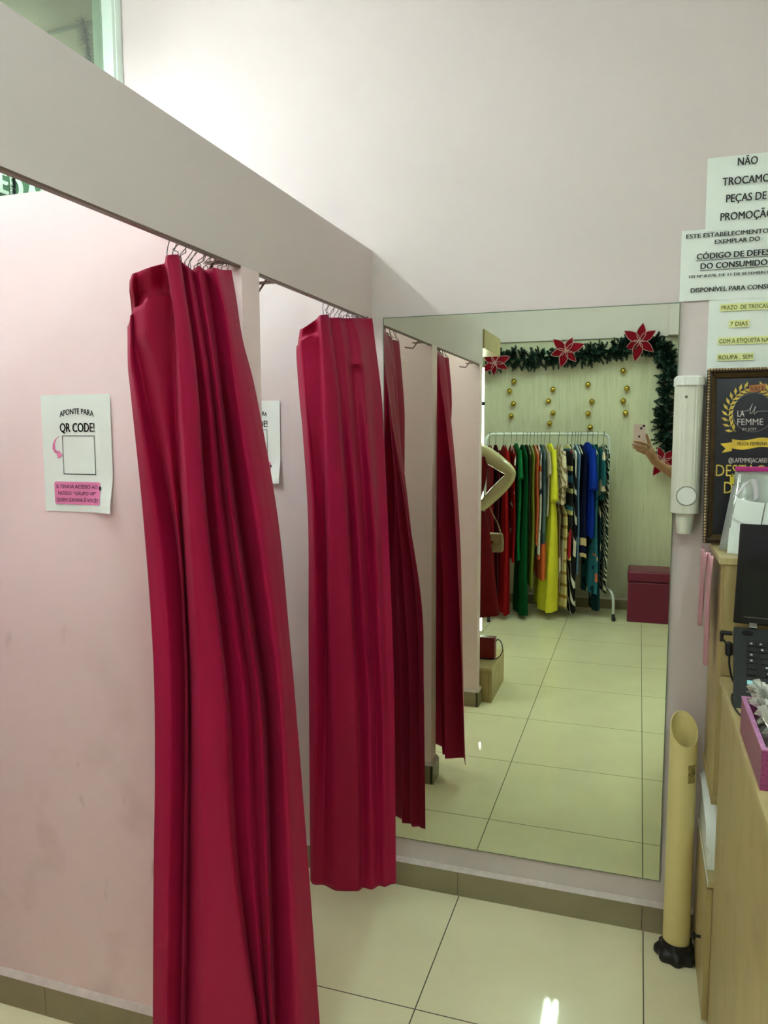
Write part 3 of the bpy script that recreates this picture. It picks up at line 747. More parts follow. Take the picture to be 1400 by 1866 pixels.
put_text(q, 'LA', fpt(CX-0.040, CZ-0.002, 0.004), X1, FU, FN, 0.017, 0.018, True, 0.012)
put_text(q, 'FEMME', fpt(CX-0.040, CZ-0.026, 0.004), X1, FU, FN, 0.018, 0.066, True, 0.0)
put_text(q, 'BY JOSY', fpt(CX-0.026, CZ-0.041, 0.004), X1, FU, FN, 0.007, 0.036, True, 0.0)
put_text(q, '@LAFEMMEJACAREI', fpt(CX-0.060, CZ-0.131, 0.004), X1, FU, FN, 0.0125, 0.098, True, 0.01)
sw = [fpt(CX-0.034, CZ+0.013, 0.004), fpt(CX-0.012, CZ+0.016, 0.004), fpt(CX-0.002, CZ+0.034, 0.004), fpt(CX-0.005, CZ+0.026, 0.004), fpt(CX-0.008, CZ+0.008, 0.004), fpt(CX-0.002, CZ+0.010, 0.004), fpt(CX+0.006, CZ+0.028, 0.004), fpt(CX+0.002, CZ+0.005, 0.004), fpt(CX+0.012, CZ+0.012, 0.004), fpt(CX+0.040, CZ+0.013, 0.004)]
q.tube(catmull(sw, 50), 0.0007, None, 5)
part('pale_lettering', q, mat('silver_print', (196, 186, 180), 0.5), fr, smooth=0)
q = MB(); put_text(q, 'DESTAQUE', fpt(0.030, CZ-0.170, 0.004), X1, FU, FN, 0.032, 0.172, True, 0.0); put_text(q, 'DE', fpt(0.052, CZ-0.218, 0.004), X1, FU, FN, 0.032, 0.040, True, -0.004)
part('gold_lettering', q, GOLDP, fr, smooth=0)
q = MB(); rb = []
for k in range(21):
    u = k/20; x = CX-0.052+0.104*u; z = CZ-0.078+0.010*math.sin(u*2*PI)*-1*0.4
    rb.append((x, z))
for k in range(20):
    (a, b), (c, d) = rb[k], rb[k+1]; fquad(q, [(a, b-0.013), (c, d-0.013), (c, d+0.013), (a, b+0.013)], 0.0035)
for s_ in (-1, 1):
    e = CX+s_*0.052
    fquad(q, [(e, CZ-0.099), (e+s_*0.026, CZ-0.104), (e+s_*0.016, CZ-0.092), (e+s_*0.030, CZ-0.078), (e, CZ-0.074)], 0.0030)
part('ribbon', q, mat('yellow_gold_print', (222, 186, 52), 0.4, 0.15, 30), fr, smooth=0)
q = MB(); put_text(q, 'MODA FEMININA', fpt(CX-0.038, CZ-0.083, 0.0042), X1, FU, FN, 0.0095, 0.076, True, 0.01); part('ribbon_lettering', q, INK, fr, smooth=0)
q = MB(); fquad(q, [(CX-0.012, CZ+0.066), (CX+0.030, CZ+0.070), (CX+0.030, CZ+0.090), (CX-0.012, CZ+0.086)], 0.0035); part('crest_plate', q, mat('copper_print', (168, 104, 40), 0.4, 0.2, 60), fr, smooth=0)
q = MB(); put_text(q, 'VALE', fpt(CX-0.009, CZ+0.0705, 0.0044), X1, FU, FN, 0.012, 0.036, True, 0.02); part('crest_lettering', q, mat('dark_red_print', (84, 26, 18), 0.5), fr, smooth=0)

# ------------------------------------------------------------------ counter and back cabinet
XC = 0.213
t = thing('checkout_counter', 'pale wood checkout counter carrying the laptop and the pink box', 'counter', (XC, 1.0, 0))
part('side_panel', MB().box((XC, 0.98, 0.0), (XC+0.018, 2.034, 0.928)), WOODD, t, smooth=0, bevel=0.001)
part('front_panel', MB().box((XC+0.018, 0.98, 0.0), (0.98, 0.998, 0.928)), WOODD, t, smooth=0)
part('rear_panel', MB().box((XC+0.018, 2.016, 0.0), (0.98, 2.034, 0.928)), WOODD, t, smooth=0)
part('desktop', MB().box((XC-0.002, 0.95, 0.9285), (0.98, 2.085, 0.945)), WOOD, t, smooth=0, bevel=0.0015)
t = thing('back_cabinet', 'tall pale wood cabinet against the wall behind the counter, topped by a ledge', 'cabinet', (0.21, 2.4, 0))
part('lower_box', MB().box((XC+0.001, 2.039, 0.0), (0.60, 2.395, 0.398)), WOODD, t, smooth=0)
d = part('door', MB().box((XC-0.014, 2.052, 0.02), (XC+0.0005, 2.390, 0.385)), WOODD, t, smooth=0, bevel=0.001)
q = MB(); q.tube([(-0.0, 0, 0), (-0.012, 0, 0), (-0.014, 0, 0), (-0.020, 0, 0), (-0.024, 0, 0)], [0.004, 0.004, 0.009, 0.010, 0.006], None, 14)
k = q.build('knob', BLACK, d); k.location = (XC-0.0142-0.21, 2.156-2.4, 0.185)
part('shelf_board', MB().box((XC-0.012, 2.039, 0.3985), (0.60, 2.395, 0.414), WOOD).box((XC-0.0135, 2.039, 0.399), (XC-0.012, 2.395, 0.4135), WHITE), None, t, smooth=0)
part('upper_box', MB().box((0.2095, 2.112, 0.615), (0.98, 2.395, 1.233)), WOODD, t, smooth=0)
part('upper_base', MB().box((0.2045, 2.092, 0.598), (0.60, 2.395, 0.6145)), WOODD, t, smooth=0)
part('recess_back', MB().box((0.45, 2.045, 0.4145), (0.47, 2.39, 0.5975)), WOODD, t, smooth=0)
part('front_board', MB().box((0.2135, 2.094, 0.9455), (0.98, 2.1115, 1.233)), WOODD, t, smooth=0)
part('ledge', MB().box((0.2, 2.088, 1.2335), (0.98, 2.42, 1.2505)), WOOD, t, smooth=0, bevel=0.0015)

# white carrier bag lying in the recess
q = MB()
def bagprof(y, top):
    return [Vector((XC-0.010, y, 0.4155)), Vector((0.33, y, 0.4155)), Vector((0.33, y, top-0.01)), Vector((0.26, y, top)), Vector((XC-0.004, y, top-0.004)), Vector((XC-0.016, y, top-0.018)), Vector((XC-0.004, y, top-0.035))]
q.loft([bagprof(2.095, 0.50), bagprof(2.12, 0.545), bagprof(2.22, 0.565), bagprof(2.33, 0.585), bagprof(2.38, 0.57)])
solo('paper_bag', q, PAPER, 'folded white paper bag lying in the open recess of the back cabinet', 'bag', origin=(0.26, 2.22, 0.415), smooth=50)

# laptop: base propped up at a slope against the cabinet, screen upright
HINGE = Vector((0.232, 2.02, 1.098)); dirb = Vector((-0.012, -0.165, -0.150)).normalized(); sideb = Vector((1, -0.02, 0)).normalized()
sideb = (sideb - dirb*sideb.dot(dirb)).normalized(); nb = sideb.cross(dirb)*-1
if nb.z < 0: nb = -nb
LT = thing('laptop', 'open black laptop tilted up on the counter in front of the ledge', 'laptop', tuple(HINGE))
BW, BD, BT = 0.375, 0.245, 0.022
def bp(x, d, n): return HINGE + sideb*x + dirb*d + nb*n
def slab(q, x0, x1, d0, d1, n0, n1, mm=None):
    v = [bp(x, d, n) for n in (n0, n1) for (x, d) in ((x0, d0), (x1, d0), (x1, d1), (x0, d1))]
    return q.add(v, [(0, 3, 2, 1), (4, 5, 6, 7), (0, 1, 5, 4), (1, 2, 6, 5), (2, 3, 7, 6), (3, 0, 4, 7)], mm)
LAPT = mat('charcoal_plastic', (34, 36, 37), 0.45, 0.05, 20)
part('base', slab(MB(), 0, BW, 0.005, BD, -BT, 0), LAPT, LT, smooth=0, bevel=0.003)
kd = part('keyboard_tray', slab(MB(), 0.026, BW-0.02, 0.042, 0.142, 0, 0.0008), BLACK, LT, smooth=0)
KEY = mat('black_keys', (30, 30, 32), 0.45, 0.1)
q = MB(); q2 = MB()
for r in range(6):
    for c in range(16):
        x = 0.030+c*0.0205+(0.003*r if c else 0); dd = 0.046+r*0.0158
        slab(q, x, x+0.0175, dd, dd+0.0132, 0.001, 0.0032)
        if (r*5+c*3) % 7 < 4: slab(q2, x+0.005, x+0.010, dd+0.004, dd+0.008, 0.0033, 0.0034)
part('keyboard', q, KEY, LT, smooth=0); part('key_legends', q2, mat('grey_legends', (196, 200, 200), 0.5), LT, smooth=0)
part('touchpad', slab(MB(), 0.12, 0.22, 0.165, 0.225, 0, 0.0006), BLACK, LT, smooth=0)
part('speaker_grille', MB().lathe([(0.0001, 0), (0.011, 0)], (0, 0, 0), None, 20), BLACK, LT) if False else None
q = MB(); cc = bp(0.03, 0.022, 0.0006); q.add([cc+sideb*0.013*math.cos(k*PI/10)+dirb*0.008*math.sin(k*PI/10) for k in range(20)], [tuple(range(20))]); part('speaker', q, BLACKG, LT, smooth=0)
q = MB(); slab(q, 0.028, 0.048, 0.152, 0.163, 0.0002, 0.0008); part('sticker', q, mat('cyan_sticker', (150, 208, 214), 0.4, 0.15, 90), LT, smooth=0)
q = MB(); slab(q, 0.050, 0.066, 0.152, 0.163, 0.0002, 0.0008); part('sticker', q, mat('white_sticker', (224, 226, 226), 0.4, 0.1), LT, smooth=0)
SU = Vector((0.012, 0.05, 0.24)).normalized(); SN = sideb.cross(SU)
if SN.y > 0: SN = -SN
def sp(x, h, n): return HINGE + sideb*(x-0.002) + SU*(h+0.004) + SN*n
def sslab(q, x0, x1, h0, h1, n0, n1, mm=None):
    v = [sp(x, h, n) for n in (n0, n1) for (x, h) in ((x0, h0), (x1, h0), (x1, h1), (x0, h1))]
    return q.add(v, [(0, 3, 2, 1), (4, 5, 6, 7), (0, 1, 5, 4), (1, 2, 6, 5), (2, 3, 7, 6), (3, 0, 4, 7)], mm)
part('lid', sslab(MB(), 0, BW, 0.0, 0.245, -0.012, 0.0), BLACKG, LT, smooth=0, bevel=0.003)
part('screen', sslab(MB(), 0.014, BW-0.014, 0.022, 0.232, 0.0, 0.0006), mat('dark_screen', (8, 8, 14), 0.08, 0.0), LT, smooth=0)
part('lid_trim', sslab(MB(), 0.022, BW-0.02, 0.016, 0.0175, 0.0, 0.001), CHROME, LT, smooth=0)
for x in (0.033, 0.30): part('hinge', slab(MB(), x, x+0.018, -0.006, 0.008, -0.004, 0.006), CHROME, LT, smooth=0, bevel=0.001)
# prop under the sloping base
q = MB(); ya = 2.085
q.prism([(1.995-2.085, 0.9455-0.9455), (0, 0), (0, 0.10), (-0.012, 0.108)], (0.25, ya, 0.9455), Y1, Z1, X1, 0.34)
solo('laptop_stand', q, BLACK, 'dark wedge stand propping up the laptop', 'stand', origin=(0.42, 2.05, 0.945), smooth=0)

# power lead with its ferrite bead and adapter block
t = thing('power_cord', 'black laptop power lead hanging from its side and looping over the counter edge', 'cord', (0.232, 2.0, 0.946))
j = bp(-0.001, 0.022, -0.008)
lead = [j+sideb*-0.004, j+sideb*-0.022, j+sideb*-0.026+Z1*-0.012, Vector((0.219, 1.985, 1.045)), Vector((0.221, 1.975, 1.005)), Vector((0.232, 1.965, 0.968)), Vector((0.255, 1.955, 0.957)), Vector((0.262, 1.952, 0.955))]
part('lead', MB().tube(catmull(lead[2:], 50), 0.0024, None, 8), BLACK, t)
part('plug', MB().tube([j+sideb*-0.002, j+sideb*-0.027], 0.0055, None, 10).tube([j+sideb*-0.025+Z1*0.003, j+sideb*-0.026+Z1*-0.022], [0.0055, 0.004], None, 10), BLACK, t)
part('ferrite_bead', MB().tube([Vector((0.2188, 1.986, 1.062)), Vector((0.2188, 1.986, 1.058)), Vector((0.2195, 1.983, 1.032)), Vector((0.2200, 1.981, 1.028))], [0.005, 0.0088, 0.0088, 0.005], None, 14), BLACK, t)
part('adapter_plug', MB().tube([Vector((0.232, 1.945, 0.9525)), Vector((0.245, 1.947, 0.953)), Vector((0.285, 1.955, 0.954))], [0.003, 0.007, 0.0075], None, 10), BLACK, t)
loop = [Vector((0.233, 1.945, 0.952)), Vector((0.2235, 1.925, 0.950)), Vector((0.2195, 1.88, 0.9485)), Vector((0.2215, 1.83, 0.9485)), Vector((0.231, 1.785, 0.9485)), Vector((0.250, 1.765, 0.9485))]
part('lead', MB().tube(catmull(loop, 50), 0.0022, None, 8), BLACK, t)

# glittery box of wrapped sweets
GLIT = mat('purple_pink_glitter', (138, 60, 104), 0.4, 0.35, 260)
GLITE = mat('lilac_glitter_edge', (206, 140, 190), 0.4, 0.25, 300)
bx0, bx1, by0, by1, bz0, bz1 = 0.2165, 0.42, 1.425, 1.705, 0.9455, 1.018
t = thing('sweets_box', 'open magenta glitter box holding wrapped sweets on the counter', 'box', (0.3, 1.56, bz0))
wt = 0.008
part('wall', MB().box((bx0, by0, bz0), (bx0+wt, by1, bz1)), GLIT, t, smooth=0)
part('wall', MB().box((bx1-wt, by0, bz0), (bx1, by1, bz1)), GLIT, t, smooth=0)
part('wall', MB().box((bx0+wt, by0, bz0), (bx1-wt, by0+wt, bz1)), GLIT, t, smooth=0)
part('wall', MB().box((bx0+wt, by1-wt, bz0), (bx1-wt, by1, bz1)), GLIT, t, smooth=0)
part('bottom', MB().box((bx0+wt, by0+wt, bz0), (bx1-wt, by1-wt, bz0+0.004)), GLIT, t, smooth=0)
q = MB()
for a, b in (((bx0-.0005, by0-.0005), (bx0+wt, by1+.0005)), ((bx1-wt, by0-.0005), (bx1+.0005, by1+.0005)), ((bx0+wt, by0-.0005), (bx1-wt, by0+wt)), ((bx0+wt, by1-wt), (bx1-wt, by1+.0005))):
    q.box((a[0], a[1], bz1), (b[0], b[1], bz1+0.003))
part('rim', q, GLITE, t, smooth=0)
BROWN = mat('chocolate', (86, 52, 30), 0.5, 0.3, 60)
CARAM = mat('red_brown_sweet', (150, 66, 46), 0.4, 0.2, 60)
SILVW = mat('silvery_wrapper', (186, 186, 176), 0.3, 0.2, 70, metal=0.3)
def sweet(i, x, y, z, fill, label):
    rt = thing('wrapped_sweet', label, 'sweet', (x, y, z), 'cellophane sweets in the glitter box')
    r = random.Random(i+20)
    q = MB().sphere((x, y, z+0.020), 0.020, None, 14, 10, (1.05, 1.15, 0.9)); part('filling', q, fill, rt)
    q = MB(); rings = []
    for k in range(9):
        u = k/8; zz = z+0.001+0.105*u
        rad = 0.026*math.sin(min(1, u*2.2)*PI*0.62)**0.5 if u < 0.42 else (0.009 if u < 0.60 else 0.009+0.030*(u-0.6)/0.4)
        if u == 0: rad = 0.012
        ring_ = []
        for jx in range(26):
            a = 2*PI*jx/26; rr = rad*(1+0.28*r.uniform(-1, 1)*(0.4+u))
            ring_.append(Vector((x+rr*math.cos(a)+0.010*u*r.uniform(-.3, .3), y+rr*math.sin(a), zz+0.008*r.uniform(-1, 1)*u)))
        rings.append(ring_)
    q.loft(rings, None, True, True, False); part('wrapper', q, CELLO, rt, smooth=0, solid=0.0004)
    q = MB().lathe([(0.0105, z+0.055), (0.0115, z+0.058), (0.0105, z+0.061)], (x, y, 0), None, 16); part('tie', q, GOLD, rt)
    return rt
sw_l = [(0.262, 1.655, BROWN, 'cellophane wrapped brown sweet in the far left corner of the glitter box'), (0.258, 1.585, CARAM, 'cellophane wrapped reddish sweet along the left wall of the glitter box'),
        (0.262, 1.510, SILVW, 'silvery wrapped sweet nearest the front left corner of the glitter box'), (0.325, 1.63, CARAM, 'reddish wrapped sweet second from the left in the back row of the glitter box'),
        (0.322, 1.555, BROWN, 'brown wrapped sweet in the middle of the glitter box'), (0.325, 1.475, BROWN, 'brown wrapped sweet at the front of the glitter box, right of the silvery one'), (0.382, 1.60, SILVW, 'silvery wrapped sweet by the right wall of the glitter box')]
for i, (x, y, f, l) in enumerate(sw_l): sweet(i, x, y, 0.951, f, l)

# clear zip pouch with papers on the ledge
pz = 1.2515
t = thing('zip_pouch', 'clear plastic pouch with magenta zip, standing in front of the dark frame', 'pouch', (0.33, 2.22, pz))
def pouchrow(u, side):
    z = pz+0.002+0.208*u; yb_ = 2.205+0.055*u; h = 0.022*math.sin(PI*min(1, max(0.0, 1-u*0.92)))*1.0+0.002
    xl = 0.208+0.038*u
    return [Vector((xl+(0.50-xl)*k/16, yb_-side*h*(math.sin(PI*k/16)**0.5 if 0 < k < 16 else 0.0)+0.003*noise.noise(Vector((k*.7, u*6, side*3))), z)) for k in range(17)]
for sd in (-1, 1): part('film', MB().grid([pouchrow(k/12, sd) for k in range(13)]), CLEARP, t, smooth=60, solid=0.0006)
part('zip', MB().box((0.246, 2.254, pz+0.210), (0.50, 2.266, pz+0.222)), mat('magenta_zip', (190, 40, 130), 0.4, 0.05), t, smooth=0, bevel=0.002)
part('corner_tab', MB().box((0.232, 2.2435, pz+0.176), (0.242, 2.2475, pz+0.196)), mat('yellow_tab', (196, 180, 40), 0.5), t, smooth=0)
part('zip_pull', MB().box((0.252, 2.238, pz+0.180), (0.259, 2.242, pz+0.204)), WHITE, t, smooth=0, bevel=0.001)
# papers and a cloth strap, in front of / inside the pouch
def loose_sheet(label, pts, y, dy, name='paper_slip'):
    q = MB(); n = len(pts)
    P_ = [Vector((x, y+dy*(z-pz), z)) for x, z in pts]
    q.add(P_, [tuple(range(n))])
    return solo(name, q, PAPER, label, 'paper', 'paper slips on the ledge', origin=(pts[0][0], y, pz), smooth=0, solid=0.0012)
loose_sheet('upper white paper slip leaning on the pouch, folded down its middle', [(0.233, 1.346), (0.262, 1.330), (0.300, 1.330), (0.308, 1.385), (0.275, 1.388), (0.242, 1.397)], 2.150, 0.12)
loose_sheet('white paper slip leaning on the pouch above the laptop screen, right of the folded slip', [(0.303, 1.330), (0.40, 1.328), (0.40, 1.392), (0.326, 1.396), (0.312, 1.384)], 2.154, 0.12)
loose_sheet('tall white paper standing on the ledge below the folded slip', [(0.236, 1.252), (0.270, 1.252), (0.30, 1.342), (0.234, 1.355), (0.230, 1.318), (0.238, 1.316)], 2.157, 0.12)
loose_sheet('narrow white paper slip lowest at the left end of the ledge', [(0.224, 1.252), (0.236, 1.252), (0.240, 1.316), (0.228, 1.318)], 2.162, 0.12)
q = MB(); st = [Vector((0.240, 2.166, 1.404)), Vector((0.256, 2.172, 1.424)), Vector((0.270, 2.176, 1.440)), Vector((0.282, 2.177, 1.438)), Vector((0.288, 2.176, 1.420)), Vector((0.289, 2.172, 1.394))]
st = catmull(st, 30); q.grid([[p-Vector((0.006, 0, 0.004)) for p in st], [p+Vector((0.006, 0, 0.004)) for p in st]])
solo('ribbon_strap', q, mat('pale_ribbon', (206, 202, 204), 0.5, 0.05), 'pale looped ribbon strap above the paper slips', 'ribbon', origin=(0.265, 2.17, 1.40), smooth=60, solid=0.0012)
# pink sleeves hanging down the side of the ledge
PINKF = mat('pink_plastic_film', (216, 160, 172), 0.3, 0.08, 20, spec=0.6)
def sleeve(label, y0, y1, zt, zb, x, bow):
    rows = []
    for k in range(15):
        u = k/14; z = zt+(zb-zt)*u; wdt = (y1-y0)*(1-0.80*u**1.6)
        yc = (y0+y1)/2+0.05*u*bow
        rows.append([Vector((x-0.006*math.sin(PI*jx/8)-0.004*math.sin(jx*1.7+4*u), yc+wdt*(jx/8-0.5), z)) for jx in range(9)])
    return solo('plastic_sleeve', MB().grid(rows), PINKF, label, 'plastic sleeve', 'pink sleeves hanging on the cabinet side', origin=(x, (y0+y1)/2, zb), smooth=60, solid=0.001)
sleeve('longer pink plastic sleeve hanging pointed down the side of the ledge', 2.14, 2.28, 1.246, 0.935, 0.190, 0.2)
sleeve('shorter pink plastic sleeve hanging behind the longer one beside the ledge', 2.20, 2.36, 1.246, 1.02, 0.180, 0.8)

# ivory pipe on a black stand
t = thing('pipe_bin', 'tall ivory plastic pipe with slanted top standing in a black base beside the mirror', 'pipe', (0.149, 2.33, 0))
cx, cy, R_ = 0.1475, 2.332, 0.0385
def cutz(a, r): return 0.705+0.040*math.sin(a)*1.0-0.008*math.cos(a)
rings = []
n = 48
rings.append([Vector((cx+R_*math.cos(2*PI*k/n), cy+R_*math.sin(2*PI*k/n), 0.035)) for k in range(n)])
rings.append([Vector((cx+R_*math.cos(2*PI*k/n), cy+R_*math.sin(2*PI*k/n), cutz(2*PI*k/n, R_))) for k in range(n)])
rings.append([Vector((cx+(R_-0.003)*math.cos(2*PI*k/n), cy+(R_-0.003)*math.sin(2*PI*k/n), cutz(2*PI*k/n, R_)-0.0005)) for k in range(n)])
rings.append([Vector((cx+(R_-0.003)*math.cos(2*PI*k/n), cy+(R_-0.003)*math.sin(2*PI*k/n), 0.05)) for k in range(n)])
part('pipe', MB().loft(rings, None, True, True, True), IVORY, t, smooth=40)
rows = []
for k in range(7):
    z = 0.555+0.055*k/6
    rows.append([Vector((cx+(R_+0.0006)*math.cos(a), cy+(R_+0.0006)*math.sin(a), z+0.002*math.sin(3*jx+k))) for jx, a in enumerate([math.radians(-70+jx*5+2*math.sin(k*2.1)) for jx in range(8)])])
part('glue_stain', MB().grid(rows), mat('brown_glue_stain', (150, 130, 70), 0.7, 0.5, 90), t, smooth=0, solid=0.0004)
q = MB()
def scal(r, amp, z): return [Vector((cx+0.002+(r+amp*math.cos(8*2*PI*k/96))*math.cos(2*PI*k/96), cy-0.002+(r+amp*math.cos(8*2*PI*k/96))*math.sin(2*PI*k/96), z)) for k in range(96)]
q.loft([scal(0.058, 0.004, 0.0), scal(0.061, 0.0045, 0.006), scal(0.060, 0.0045, 0.020), scal(0.054, 0.003, 0.028), scal(0.045, 0.0, 0.034), scal(0.0425, 0, 0.052), scal(0.0412, 0, 0.054), scal(0.0412, 0, 0.03)])
part('base', q, BLACK, t, smooth=50)

# ------------------------------------------------------------------ green sign and hanging tinsel at the shop front
t = thing('shop_sign', 'green board with pale capital letters at the top of the shop front', 'sign', (XL+0.02, 1.6, 2.2))
part('board', MB().box((XL+0.021, 0.6, 2.195), (XL+0.026, 2.36, 2.40)), GREENSIGN, t, smooth=0)
q = MB()
for ch, y0, wd in (('E', 1.836, 0.030), ('D', 1.883, 0.040), ('A', 1.945, 0.040), ('L', 2.006, 0.030)):
    put_text(q, ch, (XL+0.0265, y0, 2.262), Y1, Z1, X1, 0.060, wd, True, 0.075)
part('lettering', q, mat('mint_letters', (190, 222, 198), 0.5), t, smooth=0)
def tinsel(label, p0, p1, r, n, seed):
    q = MB(); rnd = random.Random(seed); p0 = Vector(p0); p1 = Vector(p1)
    q.tube([p0.lerp(p1, k/10)+Vector((0, 0.006*math.sin(k*1.3), 0)) for k in range(11)], 0.004, None, 6)
    for i in range(n):
        c = p0.lerp(p1, rnd.random()); rr = r*(0.75+0.4*noise.noise(c*6))
        a = rnd.uniform(0, 2*PI); d = Vector((math.cos(a), math.sin(a), rnd.uniform(-0.5, 0.5))); s_ = d.cross(Z1).normalized()*0.0016
        q.add([c+s_, c-s_, c+d*rr-s_*0.3, c+d*rr+s_*0.3], [(0, 1, 2, 3)])
    return solo('tinsel_garland', q, TINSEL, label, 'garland', origin=tuple(p0), smooth=0)
tinsel('dark tinsel hanging in front of the green sign letters', (XL+0.075, 1.842, 2.46), (XL+0.075, 1.836, 2.16), 0.013, 700, 1)
tinsel('dark tinsel strand hanging in the passage beyond the shop window', (-2.52, 3.17, 3.48), (-2.50, 3.22, 3.12), 0.055, 900, 2)

# ------------------------------------------------------------------ far side of the shop (seen in the mirror)
YW = YR+0.001
cols_ = [('leftmost', [(-1.085, 2.013), (-1.123, 1.927), (-1.087, 1.814), (-1.105, 1.706)]), ('second', [(-0.741, 1.934), (-0.777, 1.833), (-0.737, 1.727), (-0.764, 1.636)]),
         ('third', [(-0.442, 1.970), (-0.406, 1.823), (-0.436, 1.719), (-0.415, 1.600)]), ('rightmost', [(-0.153, 2.080), (-0.118, 1.930), (-0.146, 1.824), (-0.125, 1.721)])]
rows_ = ['top', 'second', 'third', 'bottom']
ball0 = None
for cn, lst in cols_:
    for rn, (x, z) in zip(rows_, lst):
        lab = 'gold bauble on the streaked wall, %s of the four in the %s column' % (rn, cn)
        if ball0 is None:
            ball0 = thing('gold_bauble', lab, 'bauble', (x, YW+0.027, z), 'gold baubles on the wall')
            MB().sphere((0, 0, 0), 0.0250, None, 24, 14).build('ball', GOLD, ball0)
            MB().lathe([(0.0055, 0.0235), (0.0055, 0.028), (0.002, 0.028)], (0, 0, 0), None, 12).tube([(0, 0, 0.027), (0, -0.006, 0.033), (0, -0.024, 0.033)], 0.0008, None, 5).build('cap', GOLDP, ball0)
        else:
            b = ball0.copy(); C.objects.link(b); b.location = (x, YW+0.027, z); b['label'] = lab
            for ch in list(ball0.children): c = ch.copy(); C.objects.link(c); c.parent = b

# evergreen garland along the top of the wallpaper and down the right side
q = MB(); rnd = random.Random(11)
path = [Vector(p) for p in ((-1.34, -2.10, 2.185), (-1.15, -2.10, 2.205), (-0.95, -2.095, 2.195), (-0.75, -2.10, 2.215), (-0.55, -2.095, 2.225), (-0.35, -2.10, 2.235), (-0.15, -2.095, 2.265), (0.02, -2.10, 2.295), (0.12, -2.10, 2.265), (0.19, -2.10, 2.17), (0.215, -2.095, 2.0), (0.195, -2.10, 1.82), (0.20, -2.095, 1.62), (0.21, -2.10, 1.45), (0.215, -2.10, 1.28))]
cl = catmull(path, 220); q.tube(cl[::4], 0.012, None, 6)
def sprig(c, d, L_, rad):
    d = d.normalized(); a = d.cross(Vector((0.3, 0.5, 0.8))).normalized(); b = d.cross(a)
    q.tube([c, c+d*L_], 0.003, None, 4)
    for k in range(46):
        u = (k+0.5)/46; th = k*2.4; dirn = (a*math.cos(th)+b*math.sin(th)+d*0.55).normalized()
        p0 = c+d*L_*u; ln = rad*(0.6+0.5*math.sin(PI*min(1, u*1.1))); s_ = dirn.cross(d).normalized()*0.0052
        q.add([p0+s_, p0-s_, p0+dirn*ln-s_*0.5, p0+dirn*ln+s_*0.5], [(0, 1, 2, 3)])
for i in range(460):
    k = rnd.randrange(2, 217); c = cl[k]; tg = (cl[k+1]-cl[k-1]).normalized()
    a = rnd.uniform(0, 2*PI); side = tg.cross(Y1).normalized()
    d = side*math.cos(a)+Y1*abs(math.sin(a))*0.5+tg*rnd.uniform(-0.7, 0.7)
    sprig(c, d, rnd.uniform(0.075, 0.125), rnd.uniform(0.020, 0.030))
solo('christmas_garland', q, TINSEL, 'dark green evergreen garland along the top and right edge of the streaked wall', 'garland', origin=(-0.5, -2.12, 2.2), smooth=0)
PETAL = mat('crimson_velvet_petal', (122, 6, 24), 0.7, 0.1, 20, spec=0.1)
PEDGE = mat('silver_glitter_edge', (196, 150, 150), 0.4, 0.2, 300)
def flower(label, x, y, z, r, rot, seed):
    root = thing('poinsettia', label, 'flower', (x, y, z), 'red poinsettias on the garland'); rn = random.Random(seed)
    for k in range(6):
        a = rot+k*PI/3+rn.uniform(-0.15, 0.15); L_ = r*rn.uniform(0.85, 1.15); wv = L_*0.24
        d = Vector((math.cos(a), 0, math.sin(a))); s_ = Vector((-math.sin(a), 0, math.cos(a)))
        rows = []
        for i in range(9):
            u = i/8; ww = wv*math.sin(PI*min(1, u**0.85))**0.9 if 0 < u < 1 else 0.002
            c = d*L_*u+Y1*(0.012+0.035*u-0.05*u*u+0.004*(k % 2))
            rows.append([c+s_*ww*t_+Y1*(0.012*abs(t_)*(1-u)) for t_ in (-1, -0.5, 0, 0.5, 1)])
        p = MB().grid(rows).build('petal', PETAL, root, smooth=60, solid=0.0015)
        ed = [row[0]+Y1*0.001 for row in rows]+[row[-1]+Y1*0.001 for row in reversed(rows)]
        MB().tube(ed, 0.0026, None, 5).build('petal_edging', PEDGE, p)
    q2 = MB()
    for k in range(7): q2.sphere((0.012*math.cos(k*0.9)*(k > 0), 0.022, 0.012*math.sin(k*0.9)*(k > 0)), 0.006, None, 8, 6)
    q2.build('flower_centre', GOLD, root)
flower('red poinsettia at the left end of the garland', -1.235, -2.035, 2.17, 0.125, 0.5, 1)
flower('red poinsettia near the middle of the garland', -0.625, -2.03, 2.255, 0.14, 0.2, 2)
flower('red poinsettia near the top right corner of the garland', -0.025, -2.03, 2.31, 0.15, 1.5, 3)
flower('red poinsettia at the bottom of the hanging garland, behind the raised forearm', 0.19, -2.03, 1.32, 0.135, 0.9, 4)

# magenta pouf
t = thing('cube_pouf', 'magenta vinyl cube pouf by the far wall', 'pouf', (0.11, -1.86, 0), None)
part('body', MB().box((-0.06, -2.03, 0.0), (0.275, -1.705, 0.335)), MAGENTA, t, smooth=30, bevel=0.010)
part('lid', MB().box((-0.064, -2.034, 0.337), (0.279, -1.701, 0.425)), MAGENTA, t, smooth=30, bevel=0.014)

